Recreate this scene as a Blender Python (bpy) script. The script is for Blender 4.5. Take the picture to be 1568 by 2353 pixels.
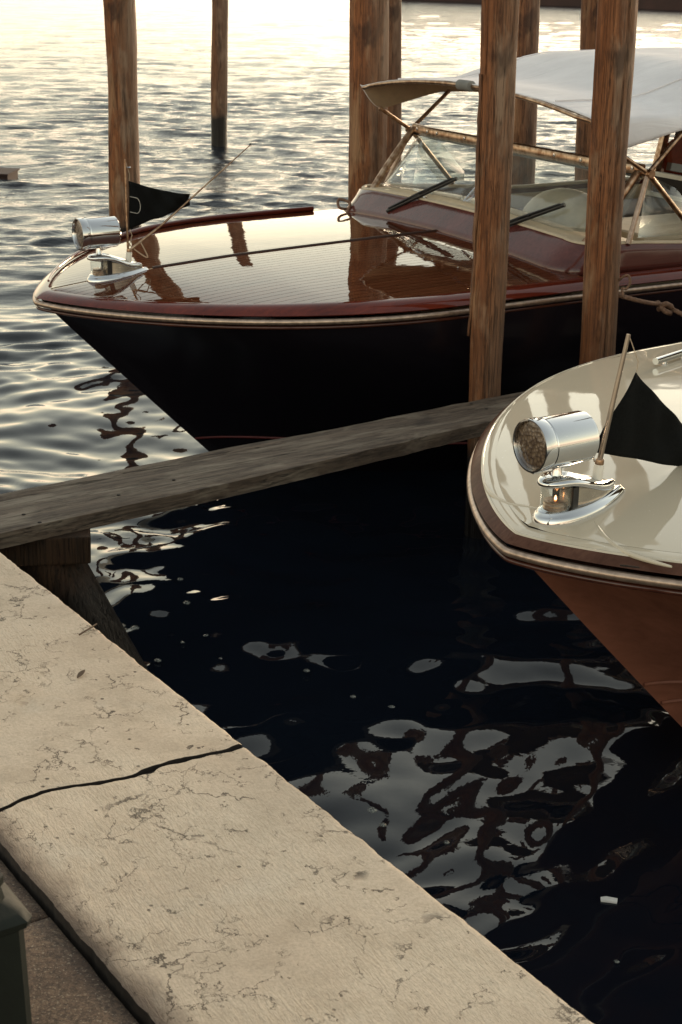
import bpy, bmesh, math, random
import numpy as np
from mathutils import Vector, Matrix, noise as mnoise
random.seed(7); rng = np.random.default_rng(7)
PI = math.pi; R = math.radians
scene = bpy.context.scene
for o in list(bpy.data.objects): bpy.data.objects.remove(o)
COL = scene.collection

# ------------------------------------------------------------------ camera
CH = 2.56
cam_d = bpy.data.cameras.new('camera'); cam = bpy.data.objects.new('camera', cam_d); COL.objects.link(cam)
cam_d.sensor_fit = 'VERTICAL'; cam_d.sensor_height = 36; cam_d.sensor_width = 24
cam_d.lens = 3727.3/2353*36
cam_d.clip_start = .05; cam_d.clip_end = 6000
th, roll = .337, .0105
cam.matrix_world = (Matrix.Translation((0, 0, CH)) @ Matrix.Rotation(PI/2-th, 4, 'X') @ Matrix.Rotation(roll, 4, 'Z'))
cam_d.dof.use_dof = True; cam_d.dof.focus_distance = 4.8; cam_d.dof.aperture_fstop = 16
scene.camera = cam
scene.render.resolution_x = 682; scene.render.resolution_y = 1024

# ------------------------------------------------------------------ light
SUN_EL, SUN_AZ = 12, 28 # azimuth to the right of the view (+Y)
w = bpy.data.worlds.new('World'); scene.world = w; w.use_nodes = True
nt = w.node_tree; nt.nodes.clear()
wo = nt.nodes.new('ShaderNodeOutputWorld'); bg = nt.nodes.new('ShaderNodeBackground')
sky = nt.nodes.new('ShaderNodeTexSky'); sky.sky_type = 'NISHITA'; sky.sun_disc = False
sky.sun_elevation = R(SUN_EL); sky.sun_rotation = R(SUN_AZ)
sky.air_density = 2; sky.dust_density = 0.5; sky.ozone_density = 1.0
hs = nt.nodes.new('ShaderNodeHueSaturation'); hs.inputs['Saturation'].default_value = 0.45
tint = nt.nodes.new('ShaderNodeMix'); tint.data_type = 'RGBA'; tint.blend_type = 'MULTIPLY'; tint.inputs[0].default_value = 1
tint.inputs[7].default_value = (1.0, .95, .88, 1)
nt.links.new(sky.outputs[0], hs.inputs['Color']); nt.links.new(hs.outputs[0], tint.inputs[6])
nt.links.new(tint.outputs[2], bg.inputs['Color']); nt.links.new(bg.outputs[0], wo.inputs['Surface'])
bg.inputs['Strength'].default_value = 0.15
sd = bpy.data.lights.new('sun', 'SUN'); sun = bpy.data.objects.new('sun', sd); COL.objects.link(sun)
sd.energy = 1.0; sd.angle = R(12); sd.color = (1, .74, .46)
e, a = R(SUN_EL), R(SUN_AZ)
sdir = Vector((math.sin(a)*math.cos(e), math.cos(a)*math.cos(e), math.sin(e)))
sun.rotation_euler = sdir.to_track_quat('Z', 'Y').to_euler()
vs = scene.view_settings; vs.view_transform = 'Standard'; vs.look = 'None'; vs.gamma = 1; vs.exposure = 1.2
vs.use_curve_mapping = False

# ------------------------------------------------------------------ material helpers
class NT:
    def __init__(s, name):
        s.m = bpy.data.materials.new(name); s.m.use_nodes = True; s.t = s.m.node_tree; s.n = s.t.nodes
        s.b = s.n['Principled BSDF']; s.out = s.n['Material Output']
    def new(s, ty, **k):
        n = s.n.new(ty)
        for a_, v in k.items(): setattr(n, a_, v)
        return n
    def link(s, a_, b_): s.t.links.new(a_, b_)
    def coords(s, scale=(1, 1, 1), rot=(0, 0, 0), loc=(0, 0, 0), kind='Object'):
        tc = s.new('ShaderNodeTexCoord'); mp = s.new('ShaderNodeMapping')
        mp.inputs['Scale'].default_value = scale; mp.inputs['Rotation'].default_value = rot; mp.inputs['Location'].default_value = loc
        s.link(tc.outputs[kind], mp.inputs[0]); return mp.outputs[0]
    def noise(s, vec, scale, detail=4, rough=.55, dist=0):
        n = s.new('ShaderNodeTexNoise'); n.inputs['Scale'].default_value = scale; n.inputs['Detail'].default_value = detail
        n.inputs['Roughness'].default_value = rough; n.inputs['Distortion'].default_value = dist
        s.link(vec, n.inputs['Vector']); return n.outputs['Fac']
    def ramp(s, fac, stops, interp='LINEAR'):
        r = s.new('ShaderNodeValToRGB'); r.color_ramp.interpolation = interp
        el = r.color_ramp.elements
        while len(el) < len(stops): el.new(.5)
        for q, (p, c) in zip(el, stops):
            q.position = p; q.color = (c, c, c, 1) if not hasattr(c, '__len__') else (*c[:3], 1)
        s.link(fac, r.inputs[0]); return r.outputs[0]
    def mix(s, fac, a_, b_, mode='MIX'):
        n = s.new('ShaderNodeMix'); n.data_type = 'RGBA'; n.blend_type = mode
        for i, v in ((0, fac), (6, a_), (7, b_)):
            if hasattr(v, 'is_output'): s.link(v, n.inputs[i])
            else: n.inputs[i].default_value = v if i == 0 else (*v[:3], 1)
        return n.outputs[2]
    def math(s, op, a_, b_=0.0, clamp=False):
        n = s.new('ShaderNodeMath'); n.operation = op; n.use_clamp = clamp
        for i, v in enumerate((a_, b_)):
            if hasattr(v, 'is_output'): s.link(v, n.inputs[i])
            else: n.inputs[i].default_value = v
        return n.outputs[0]
    def bump(s, h, strength=.3, dist=.01, prev=None):
        n = s.new('ShaderNodeBump'); n.inputs['Strength'].default_value = strength; n.inputs['Distance'].default_value = dist
        s.link(h, n.inputs['Height'])
        if prev is not None: s.link(prev, n.inputs['Normal'])
        return n.outputs[0]
    def set(s, **k):
        names = dict(color='Base Color', rough='Roughness', metal='Metallic', coat='Coat Weight', coat_rough='Coat Roughness',
                     normal='Normal', ior='IOR', spec='Specular IOR Level', trans='Transmission Weight', emis='Emission Color', emis_s='Emission Strength', coat_normal='Coat Normal')
        for a_, v in k.items():
            i = s.b.inputs[names[a_]]
            if hasattr(v, 'is_output'): s.link(v, i)
            else: i.default_value = (*v, 1) if hasattr(v, '__len__') else v
        return s.m

def simple(name, color, rough=.5, metal=0, var=.12, scale=20, coat=0, bumps=.1, **k):
    t = NT(name); v = t.coords(); f = t.noise(v, scale)
    c = t.mix(t.ramp(f, [(.3, 0), (.7, 1)]), [x*(1-var) for x in color], [min(1, x*(1+var)) for x in color])
    f2 = t.noise(v, scale*4)
    rr = t.math('ADD', t.math('MULTIPLY', f2, .12), rough-.06, True)
    t.set(color=c, rough=rr, metal=metal, coat=coat, **k)
    if bumps: t.set(normal=t.bump(f2, bumps, .002))
    return t.m

M = {}
M['chrome'] = (lambda t: (t.set(color=(.60, .61, .62), metal=1.0,
      rough=t.ramp(t.noise(t.coords(), 45, 6, .7), [(.42, .035), (.62, .1), (.75, .3)]),
      normal=t.bump(t.noise(t.coords(), 160, 3), .05, .001))))(NT('chrome'))
M['housing_paint'] = simple('brushed_housing', (.42, .38, .32), .25, metal=.75)
M['brass'] = (lambda t: t.set(color=t.mix(t.ramp(t.noise(t.coords(), 30), [(.4, 0), (.6, 1)]), (.26, .15, .09), (.50, .36, .25)), metal=1.0, rough=.34))(NT('brass'))
M['brass_pole'] = simple('tarnished_pole', (.20, .165, .135), .3, metal=.85)
M['cream'] = simple('cream_vinyl', (.46, .38, .27), .5, var=.08)
M['grey'] = simple('grey_upholstery', (.13, .115, .105), .75)
M['dark_window'] = simple('smoked_window', (.04, .035, .035), .12, bumps=0)
M['white_plastic'] = simple('white_plastic', (.72, .68, .6), .35, var=.05)
M['rubber'] = simple('black_rubber', (.012, .011, .011), .4)
M['flag'] = simple('black_flag_cloth', (.006, .0065, .0065), .95, spec=.12, scale=180, var=.35, bumps=.4)
M['stitch'] = simple('flag_wire', (.4, .38, .34), .5)
M['string'] = simple('string', (.42, .33, .24), .8)
M['rail_light'] = simple('worn_rubbing_strake', (.40, .30, .235), .33, scale=40, metal=.75, var=.3)
M['iron'] = simple('green_painted_iron', (.006, .009, .007), .65, spec=.25, scale=14, var=.3, bumps=.4)
M['underside'] = simple('beige_canopy_underside', (.30, .22, .145), .9)
M['foam'] = simple('foam_pad', (.18, .18, .17), .9)
M['red'] = simple('red_boot_stripe', (.12, .012, .01), .5)
M['sleeve'] = simple('green_hose_sleeve', (.16, .17, .10), .6)
M['leaf'] = simple('dry_leaf', (.10, .06, .035), .8)
M['butt'] = simple('white_paper', (.8, .78, .74), .7)
M['glint'] = NT('lantern_glint').set(color=(1, .5, .2), emis=(1, .42, .16), emis_s=5.0, rough=.4)  # emission stands in for the orange reflection in the lantern lens

def hull_black():
    t = NT('black_hull_paint'); v = t.coords()
    t.set(color=t.mix(t.noise(v, 6), (.007, .006, .009), (.012, .009, .012)), rough=.2, spec=.5,
          normal=t.bump(t.noise(v, 3), .03, .02)); return t.m
M['hull_black'] = hull_black()

def wood_varnish(name, c1, c2, scale=1.0, axis=0, rough=.09, coat=1.0):
    t = NT(name); sc = [60*scale]*3; sc[axis] = 3*scale
    v = t.coords(tuple(sc)); g = t.noise(v, 1.0, 6, .65, .6)
    sc2 = [7*scale]*3; sc2[axis] = .8*scale
    g2 = t.noise(t.coords(tuple(sc2)), 1.0, 3)
    c = t.mix(t.ramp(g, [(.3, 0), (.7, 1)]), c1, c2)
    c = t.mix(t.ramp(g2, [(.35, 0), (.7, .6)]), c, [x*.5 for x in c1])
    wob = t.noise(t.coords((1, 1, 1)), 5, 3)
    nrm = t.bump(wob, .05, .02)
    t.set(color=c, rough=.6, spec=0.0, coat=coat, coat_rough=rough*.25, normal=nrm, coat_normal=nrm)
    t.b.inputs['Coat IOR'].default_value = 1.5
    return t.m
M['mahogany'] = wood_varnish('varnished_mahogany', (.075, .010, .006), (.15, .024, .012))
M['mahogany_deck'] = wood_varnish('varnished_deck_mahogany', (.070, .020, .009), (.13, .038, .016))
M['mahogany_hull'] = wood_varnish('varnished_hull_mahogany', (.19, .075, .047), (.25, .10, .066), scale=.6, rough=.5, coat=.25)
M['mahogany_dark'] = wood_varnish('dark_mahogany', (.045, .014, .009), (.09, .03, .018), rough=.15)
M['board_matte'] = wood_varnish('worn_mahogany_board', (.075, .035, .025), (.13, .065, .045), rough=.9, coat=.18)
M['coaming_wood'] = wood_varnish('coaming_mahogany', (.075, .020, .017), (.125, .038, .032), rough=.5, coat=1.0)
M['caulk'] = simple('gold_deck_caulk', (.36, .19, .07), .4, coat=1)
M['seam'] = simple('dark_centre_seam', (.03, .012, .008), .5)

def white_deck():
    t = NT('cream_gloss_deck'); v = t.coords()
    c = t.mix(t.noise(v, 3), (.50, .43, .33), (.56, .49, .38))
    sp = t.ramp(t.noise(v, 140, 2), [(.70, 0), (.76, 1)])
    c = t.mix(sp, c, (.70, .66, .58))
    n = t.bump(t.noise(v, 4, 2), .06, .02)
    t.set(color=c, rough=.5, spec=0.0, coat=1.0, coat_rough=.04, normal=n, coat_normal=n)
    t.b.inputs['Coat IOR'].default_value = 1.6
    return t.m
M['white_deck'] = white_deck()

def canvas_mat():
    t = NT('white_canvas'); v = t.coords()
    f = t.noise(v, 5, 5)
    c = t.mix(t.ramp(f, [(.35, 0), (.7, 1)]), (.74, .73, .76), (.84, .83, .86))
    wr = t.noise(t.coords((1, 6, 2)), 2.2, 4, .6, 1.0)
    nrm = t.bump(wr, .45, .03)
    t.set(color=c, rough=.9, normal=nrm)
    tr = t.new('ShaderNodeBsdfTranslucent'); tr.inputs['Color'].default_value = (.62, .44, .28, 1)
    mx = t.new('ShaderNodeMixShader'); mx.inputs[0].default_value = .14
    t.link(t.b.outputs[0], mx.inputs[1]); t.link(tr.outputs[0], mx.inputs[2]); t.link(mx.outputs[0], t.out.inputs[0])
    return t.m
M['canvas'] = canvas_mat()

def glass_mat(name='thin_glass', tintc=(.92, .95, .95), amt=.05):
    t = NT(name)
    tr = t.new('ShaderNodeBsdfTransparent'); tr.inputs['Color'].default_value = (*tintc, 1)
    gl = t.new('ShaderNodeBsdfGlossy'); gl.inputs['Roughness'].default_value = .03
    di = t.new('ShaderNodeBsdfDiffuse'); di.inputs['Color'].default_value = (.6, .62, .6, 1)
    fr = t.new('ShaderNodeFresnel'); gb = t.new('ShaderNodeNewGeometry')
    t.link(t.math('SUBTRACT', 1.5, t.math('MULTIPLY', gb.outputs['Backfacing'], 1.5-1/1.5)), fr.inputs['IOR'])
    m1 = t.new('ShaderNodeMixShader'); t.link(fr.outputs[0], m1.inputs[0]); t.link(tr.outputs[0], m1.inputs[1]); t.link(gl.outputs[0], m1.inputs[2])
    m2 = t.new('ShaderNodeMixShader')
    d = t.ramp(t.noise(t.coords(), 9, 5), [(.3, amt*.5), (.75, amt*1.6)])
    t.link(d, m2.inputs[0]); t.link(m1.outputs[0], m2.inputs[1]); t.link(di.outputs[0], m2.inputs[2]); t.link(m2.outputs[0], t.out.inputs[0])
    return t.m
M['glass'] = glass_mat()

def lens_mat():
    t = NT('searchlight_lens'); v = t.coords()
    vo = t.new('ShaderNodeTexVoronoi'); vo.inputs['Scale'].default_value = 95; t.link(v, vo.inputs['Vector'])
    c = t.mix(t.ramp(vo.outputs['Distance'], [(.1, 1), (.7, 0)]), (.07, .045, .03), (.20, .14, .09))
    t.set(color=c, rough=.25, coat=1.0, normal=t.bump(vo.outputs['Distance'], .6, .004)); return t.m
M['lens'] = lens_mat()

def weathered(name, c1, c2, dark, axis=2, wet=True, hl=(.34, .21, .13)):
    t = NT(name)
    s1 = [105]*3; s1[axis] = 2.2
    s2 = [14]*3; s2[axis] = 1.1
    s3 = [40]*3; s3[axis] = 1.1
    g = t.noise(t.coords(tuple(s1)), 1, 7, .7, .4)
    p = t.noise(t.coords(tuple(s2)), 1, 5, .6, .8)
    k = t.noise(t.coords(tuple(s3), loc=(3, 7, 1)), 1, 5, .6, 1.5)
    c = t.mix(t.ramp(p, [(.33, 0), (.66, 1)]), c1, c2)
    c = t.mix(t.ramp(g, [(.38, .6), (.55, 0)]), c, dark)
    c = t.mix(t.ramp(t.noise(t.coords((30, 30, 9) if axis == 2 else (9, 30, 30)), 1, 6, .7), [(.35, .5), (.5, 0)]), c, dark)
    c = t.mix(t.ramp(t.noise(t.coords((9, 9, 2.5) if axis == 2 else (2.5, 9, 9), loc=(5, 1, 2)), 1, 4, .6, .5), [(.50, 0), (.64, .85)]), c, hl)
    crack = t.math('MULTIPLY', t.ramp(k, [(.485, 0), (.5, 1), (.515, 0)]), t.ramp(p, [(.4, 0), (.6, 1)]))
    c = t.mix(t.math('MULTIPLY', crack, .85), c, [x*.25 for x in dark])
    stain = t.ramp(t.noise(t.coords((5, 5, 2) if axis == 2 else (2, 5, 5), loc=(1, 4, 9)), 1, 4, .6, .4), [(.60, 0), (.68, .75)])
    c = t.mix(stain, c, dark)
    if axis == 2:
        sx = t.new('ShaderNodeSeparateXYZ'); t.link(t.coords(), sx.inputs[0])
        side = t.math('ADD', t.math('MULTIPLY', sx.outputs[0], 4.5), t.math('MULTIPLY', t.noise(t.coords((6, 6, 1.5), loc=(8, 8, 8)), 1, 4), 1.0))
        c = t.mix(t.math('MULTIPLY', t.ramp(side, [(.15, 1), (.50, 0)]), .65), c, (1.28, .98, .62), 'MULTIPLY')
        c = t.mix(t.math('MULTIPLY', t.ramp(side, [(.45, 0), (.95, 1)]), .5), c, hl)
    rough = .72
    if wet:
        sp = t.new('ShaderNodeSeparateXYZ'); t.link(t.new('ShaderNodeNewGeometry').outputs['Position'], sp.inputs[0])
        z = t.math('ADD', sp.outputs[2], t.math('MULTIPLY', t.noise(t.coords((8, 8, 3)), 1, 4), -.16))
        wf = t.ramp(z, [(.30, 1), (.38, 0)])
        c = t.mix(wf, c, (.012, .009, .008))
        rough = t.ramp(wf, [(0, .72), (1, .3)])
    h = t.math('ADD', t.math('MULTIPLY', g, .6), t.math('MULTIPLY', crack, -.9))
    t.set(color=c, rough=rough, spec=.35, normal=t.bump(h, 1.0, .009)); return t.m
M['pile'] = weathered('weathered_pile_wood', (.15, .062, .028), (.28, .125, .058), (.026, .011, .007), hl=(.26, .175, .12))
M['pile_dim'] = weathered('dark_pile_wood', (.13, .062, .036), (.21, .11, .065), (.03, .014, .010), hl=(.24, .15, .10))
M['plank'] = weathered('grey_plank_wood', (.105, .074, .052), (.17, .125, .092), (.025, .017, .013), axis=0, wet=False, hl=(.23, .185, .14))
M['oldwood'] = weathered('wet_post_wood', (.022, .014, .010), (.05, .030, .018), (.006, .005, .004), axis=2, wet=True, hl=(.06, .032, .02))
M['rope'] = simple('old_rope', (.17, .095, .06), .85, scale=90, var=.4, bumps=.6)

def stone_mat():
    t = NT('istrian_stone'); v = t.coords()
    lo = t.noise(v, 1.7, 5, .6); mid = t.noise(v, 9, 6, .65); hi = t.noise(v, 160, 4, .7)
    c = t.mix(t.ramp(lo, [(.3, 0), (.7, 1)]), (.49, .375, .275), (.60, .495, .385))
    c = t.mix(t.ramp(mid, [(.45, 0), (.75, .6)]), c, (.34, .26, .18))
    c = t.mix(t.ramp(t.noise(v, 5, 4, .5), [(.58, 0), (.72, .5)]), c, (.55, .49, .41))
    c = t.mix(t.ramp(hi, [(.35, .35), (.6, 0)]), c, (.24, .19, .14))
    # stylolite cracks: warped cell borders, kept only in patches
    def cracks(scale, warp, width, lo_, hi_, loc):
        nz = t.new('ShaderNodeTexNoise'); nz.inputs['Scale'].default_value = scale*1.6; nz.inputs['Detail'].default_value = 6; nz.inputs['Roughness'].default_value = .65
        t.link(v, nz.inputs['Vector'])
        ad = t.new('ShaderNodeVectorMath'); ad.operation = 'MULTIPLY_ADD'
        t.link(nz.outputs['Color'], ad.inputs[0]); ad.inputs[1].default_value = (warp, warp, 0); t.link(t.coords((1, .8, 1), loc=loc, rot=(0, 0, .5)), ad.inputs[2])
        vo = t.new('ShaderNodeTexVoronoi'); vo.feature = 'DISTANCE_TO_EDGE'; vo.inputs['Scale'].default_value = scale; t.link(ad.outputs[0], vo.inputs['Vector'])
        wv = t.math('MULTIPLY', t.noise(v, 30, 3), width*2)
        line = t.math('SUBTRACT', 1.0, t.math('DIVIDE', vo.outputs['Distance'], wv), True)
        mask = t.ramp(t.noise(t.coords(loc=loc), scale*.75, 3, .6), [(lo_, 0), (hi_, 1)])
        return t.math('MULTIPLY', t.math('MULTIPLY', line, 1.8, True), mask)
    c1 = cracks(4.5, .22, .013, .51, .58, (0, 0, 0))
    c2 = cracks(9, .16, .012, .50, .56, (4, 2, 0))
    c3 = cracks(27, .06, .03, .62, .65, (9, 5, 0))
    cr = t.math('MAXIMUM', t.math('MAXIMUM', c1, c2), c3)
    vo = t.new('ShaderNodeTexVoronoi'); vo.inputs['Scale'].default_value = 34; t.link(v, vo.inputs['Vector'])
    sepc = t.new('ShaderNodeSeparateColor'); t.link(vo.outputs['Color'], sepc.inputs[0])
    pit = t.math('MULTIPLY', t.ramp(vo.outputs['Distance'], [(.08, 1), (.17, 0)]), t.ramp(sepc.outputs[0], [(.80, 0), (.84, 1)]))
    dk = t.math('MAXIMUM', cr, pit)
    c = t.mix(t.math('MULTIPLY', dk, .92), c, (.045, .028, .018))
    # pale worn halos and rusty stains
    c = t.mix(t.ramp(t.noise(t.coords(loc=(7, 3, 0)), 3.1, 4), [(.62, 0), (.75, .35)]), c, (.42, .27, .15))
    # tooling dashes
    m2 = t.new('ShaderNodeMapping'); m2.inputs['Scale'].default_value = (42, 185, 40); t.link(t.coords(rot=(0, 0, R(62))), m2.inputs[0])
    tl = t.noise(m2.outputs[0], 1, 3, .6, .7)
    tm = t.ramp(t.noise(t.coords(loc=(2, 2, 0)), 2.3, 2), [(.38, 0), (.55, 1)])
    tool = t.math('MULTIPLY', t.ramp(tl, [(.35, 0), (.62, 1)]), tm)
    c = t.mix(t.math('MULTIPLY', tool, .22), c, (.72, .63, .50))
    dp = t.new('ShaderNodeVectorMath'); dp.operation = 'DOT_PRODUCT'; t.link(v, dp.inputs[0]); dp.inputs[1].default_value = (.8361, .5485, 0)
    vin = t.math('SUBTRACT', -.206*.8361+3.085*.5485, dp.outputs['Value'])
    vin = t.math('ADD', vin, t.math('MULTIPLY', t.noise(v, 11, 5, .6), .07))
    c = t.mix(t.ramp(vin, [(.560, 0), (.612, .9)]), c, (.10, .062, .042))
    h = t.math('ADD', t.math('MULTIPLY', tool, .32), t.math('MULTIPLY', dk, -1.6))
    h = t.math('ADD', h, t.math('MULTIPLY', hi, .25)); h = t.math('ADD', h, t.math('MULTIPLY', mid, 1.2))
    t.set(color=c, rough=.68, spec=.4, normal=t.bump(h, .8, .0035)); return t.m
M['stone'] = stone_mat()

def paving_mat():
    t = NT('brown_paving'); v = t.coords()
    c = t.mix(t.ramp(t.noise(v, 6, 6), [(.3, 0), (.7, 1)]), (.085, .048, .03), (.22, .145, .095))
    hi = t.noise(v, 120, 5, .8); c = t.mix(t.ramp(hi, [(.42, .85), (.58, 0)]), c, (.035, .02, .015))
    c = t.mix(t.ramp(t.noise(v, 200, 2), [(.60, 0), (.70, .6)]), c, (.42, .34, .25))
    t.set(color=c, rough=.85, normal=t.bump(hi, .8, .004)); return t.m
M['paving'] = paving_mat()
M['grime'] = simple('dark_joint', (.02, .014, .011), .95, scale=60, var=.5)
M['wall'] = simple('wet_quay_wall', (.05, .045, .035), .6, scale=8, var=.4, bumps=.5)

def water_mat():
    t = NT('canal_water')
    ge = t.new('ShaderNodeNewGeometry')
    mp = t.new('ShaderNodeMapping'); t.link(ge.outputs['Position'], mp.inputs[0]); mp.inputs['Scale'].default_value = (1, 1, 0)
    mq = t.new('ShaderNodeMapping'); t.link(mp.outputs[0], mq.inputs[0]); mq.inputs['Scale'].default_value = (.6, 1.4, 1); mq.inputs['Rotation'].default_value = (0, 0, .08)
    n1 = t.noise(mq.outputs[0], 7, 5, .6, .4)
    sp = t.new('ShaderNodeSeparateXYZ'); t.link(ge.outputs['Position'], sp.inputs[0])
    far = t.ramp(t.math('DIVIDE', sp.outputs[1], 40.0), [(.27, 0), (.48, 1)])
    st = t.new('ShaderNodeBump'); st.inputs['Distance'].default_value = .03
    t.link(n1, st.inputs['Height']); t.link(t.math('ADD', t.math('MULTIPLY', far, 1.0), .0), st.inputs['Strength'])
    t.set(color=(.0055, .0080, .0135), rough=t.math('ADD', t.math('MULTIPLY', far, .04), .002), ior=1.333, normal=t.bump(t.noise(mp.outputs[0], 24, 3, .5), .05, .006, st.outputs[0]))
    return t.m
M['water'] = water_mat()

# ------------------------------------------------------------------ mesh helpers
def mesh_obj(name, verts, faces, mat=None, parent=None, smooth=True, label=None):
    me = bpy.data.meshes.new(name)
    me.from_pydata([tuple(v) for v in verts], [], [tuple(f) for f in faces]); me.update()
    if mat: me.materials.append(M[mat] if isinstance(mat, str) else mat)
    if smooth: me.polygons.foreach_set('use_smooth', [True]*len(me.polygons))
    o = bpy.data.objects.new(name, me); COL.objects.link(o)
    if parent: o.parent = parent
    if label: o['label'] = label
    return o
def thing(name, label, cat, loc=(0, 0, 0), rz=0, group=None):
    o = bpy.data.objects.new(name, None); COL.objects.link(o); o.location = loc; o.rotation_euler = (0, 0, rz)
    o['label'] = label; o['category'] = cat
    if group: o['group'] = group
    return o
def tag(o, label, cat, group=None):
    o['label'] = label; o['category'] = cat
    if group: o['group'] = group
    return o
def sharp(o, ang=40):
    me = o.data; bm = bmesh.new(); bm.from_mesh(me)
    for e_ in bm.edges:
        if len(e_.link_faces) == 2 and e_.calc_face_angle(0) > R(ang): e_.smooth = False
    bm.normal_update(); bm.to_mesh(me); bm.free(); return o
def fixn(o):
    bm = bmesh.new(); bm.from_mesh(o.data); bmesh.ops.recalc_face_normals(bm, faces=bm.faces); bm.to_mesh(o.data); bm.free(); return o
def tube(name, pts, rad, mat, parent=None, n=10, caps=True, twist=None, label=None):
    pts = [Vector(p) for p in pts]; V = []; F = []
    rads = rad if hasattr(rad, '__len__') else [rad]*len(pts)
    up = Vector((0, 0, 1)); prev = None
    for i, p in enumerate(pts):
        d = (pts[min(i+1, len(pts)-1)]-pts[max(i-1, 0)]).normalized()
        x = d.cross(up if prev is None else prev.cross(d))
        if prev is None:
            x = d.cross(up)
            if x.length < .05: x = d.cross(Vector((1, 0, 0)))
        else: x = (prev-d*prev.dot(d))
        x.normalize(); prev = x; y = d.cross(x)
        for k in range(n):
            a_ = 2*PI*k/n; r_ = rads[i]
            if twist: r_ *= 1+twist[1]*abs(math.sin(1.5*(a_+twist[0]*i)))
            V.append(p+(x*math.cos(a_)+y*math.sin(a_))*r_)
    for i in range(len(pts)-1):
        for k in range(n): F.append((i*n+k, i*n+(k+1) % n, (i+1)*n+(k+1) % n, (i+1)*n+k))
    if caps: F.append(tuple(range(n-1, -1, -1))); F.append(tuple((len(pts)-1)*n+k for k in range(n)))
    return sharp(fixn(mesh_obj(name, V, F, mat, parent, label=label)), 50)
def spline(pts, n=8):
    P = [Vector(p) for p in pts]; out = []
    for i in range(len(P)-1):
        p0, p1, p2, p3 = P[max(i-1, 0)], P[i], P[i+1], P[min(i+2, len(P)-1)]
        for k in range(n):
            t_ = k/n
            out.append(.5*((2*p1)+(-p0+p2)*t_+(2*p0-5*p1+4*p2-p3)*t_*t_+(-p0+3*p1-3*p2+p3)*t_**3))
    out.append(P[-1]); return out
def rope(name, pts, rad, parent=None, label=None, mat='rope'):
    p = spline(pts, 14); L_ = sum((p[i+1]-p[i]).length for i in range(len(p)-1))
    m_ = max(8, min(500, int(L_/(rad*.45)))); q = []; acc = [0]
    for i in range(len(p)-1): acc.append(acc[-1]+(p[i+1]-p[i]).length)
    for k in range(m_+1):
        t_ = L_*k/m_; i = max(0, min(len(p)-2, np.searchsorted(acc, t_)-1)); f_ = (t_-acc[i])/max(1e-9, acc[i+1]-acc[i]); q.append(p[i].lerp(p[i+1], f_))
    return tube(name, q, rad, mat, parent, 12, True, (.35, .22), label)
def box(name, c, size, mat, parent=None, bev=.004, rot=(0, 0, 0), label=None):
    bm = bmesh.new(); bmesh.ops.create_cube(bm, size=1)
    bmesh.ops.scale(bm, vec=size, verts=bm.verts)
    if bev: bmesh.ops.bevel(bm, geom=bm.edges[:], offset=bev, segments=2, affect='EDGES', profile=.7)
    from mathutils import Euler
    bmesh.ops.transform(bm, matrix=Matrix.Translation(c) @ Euler(rot).to_matrix().to_4x4(), verts=bm.verts)
    me = bpy.data.meshes.new(name); bm.to_mesh(me); bm.free(); me.materials.append(M[mat])
    o = bpy.data.objects.new(name, me); COL.objects.link(o); o.parent = parent
    if label: o['label'] = label
    return o
def lathe(name, prof, mat, parent=None, n=40, mtx=None, label=None, ang=35):
    V = []; F = []
    for (r_, z_) in prof:
        for k in range(n): V.append((r_*math.cos(2*PI*k/n), r_*math.sin(2*PI*k/n), z_))
    for i in range(len(prof)-1):
        for k in range(n): F.append((i*n+k, i*n+(k+1) % n, (i+1)*n+(k+1) % n, (i+1)*n+k))
    F.append(tuple(range(n-1, -1, -1))); F.append(tuple((len(prof)-1)*n+k for k in range(n)))
    if mtx is not None: V = [mtx @ Vector(v) for v in V]
    return sharp(fixn(mesh_obj(name, V, F, mat, parent, label=label)), ang)
def loft(name, rings, mat, parent=None, cap=True, label=None, ang=40, closed=True):
    n = len(rings[0]); V = [p for r_ in rings for p in r_]; F = []
    for i in range(len(rings)-1):
        for k in range(n if closed else n-1): F.append((i*n+k, i*n+(k+1) % n, (i+1)*n+(k+1) % n, (i+1)*n+k))
    if cap: F.append(tuple(range(n-1, -1, -1))); F.append(tuple((len(rings)-1)*n+k for k in range(n)))
    return sharp(fixn(mesh_obj(name, V, F, mat, parent, label=label)), ang)

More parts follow.
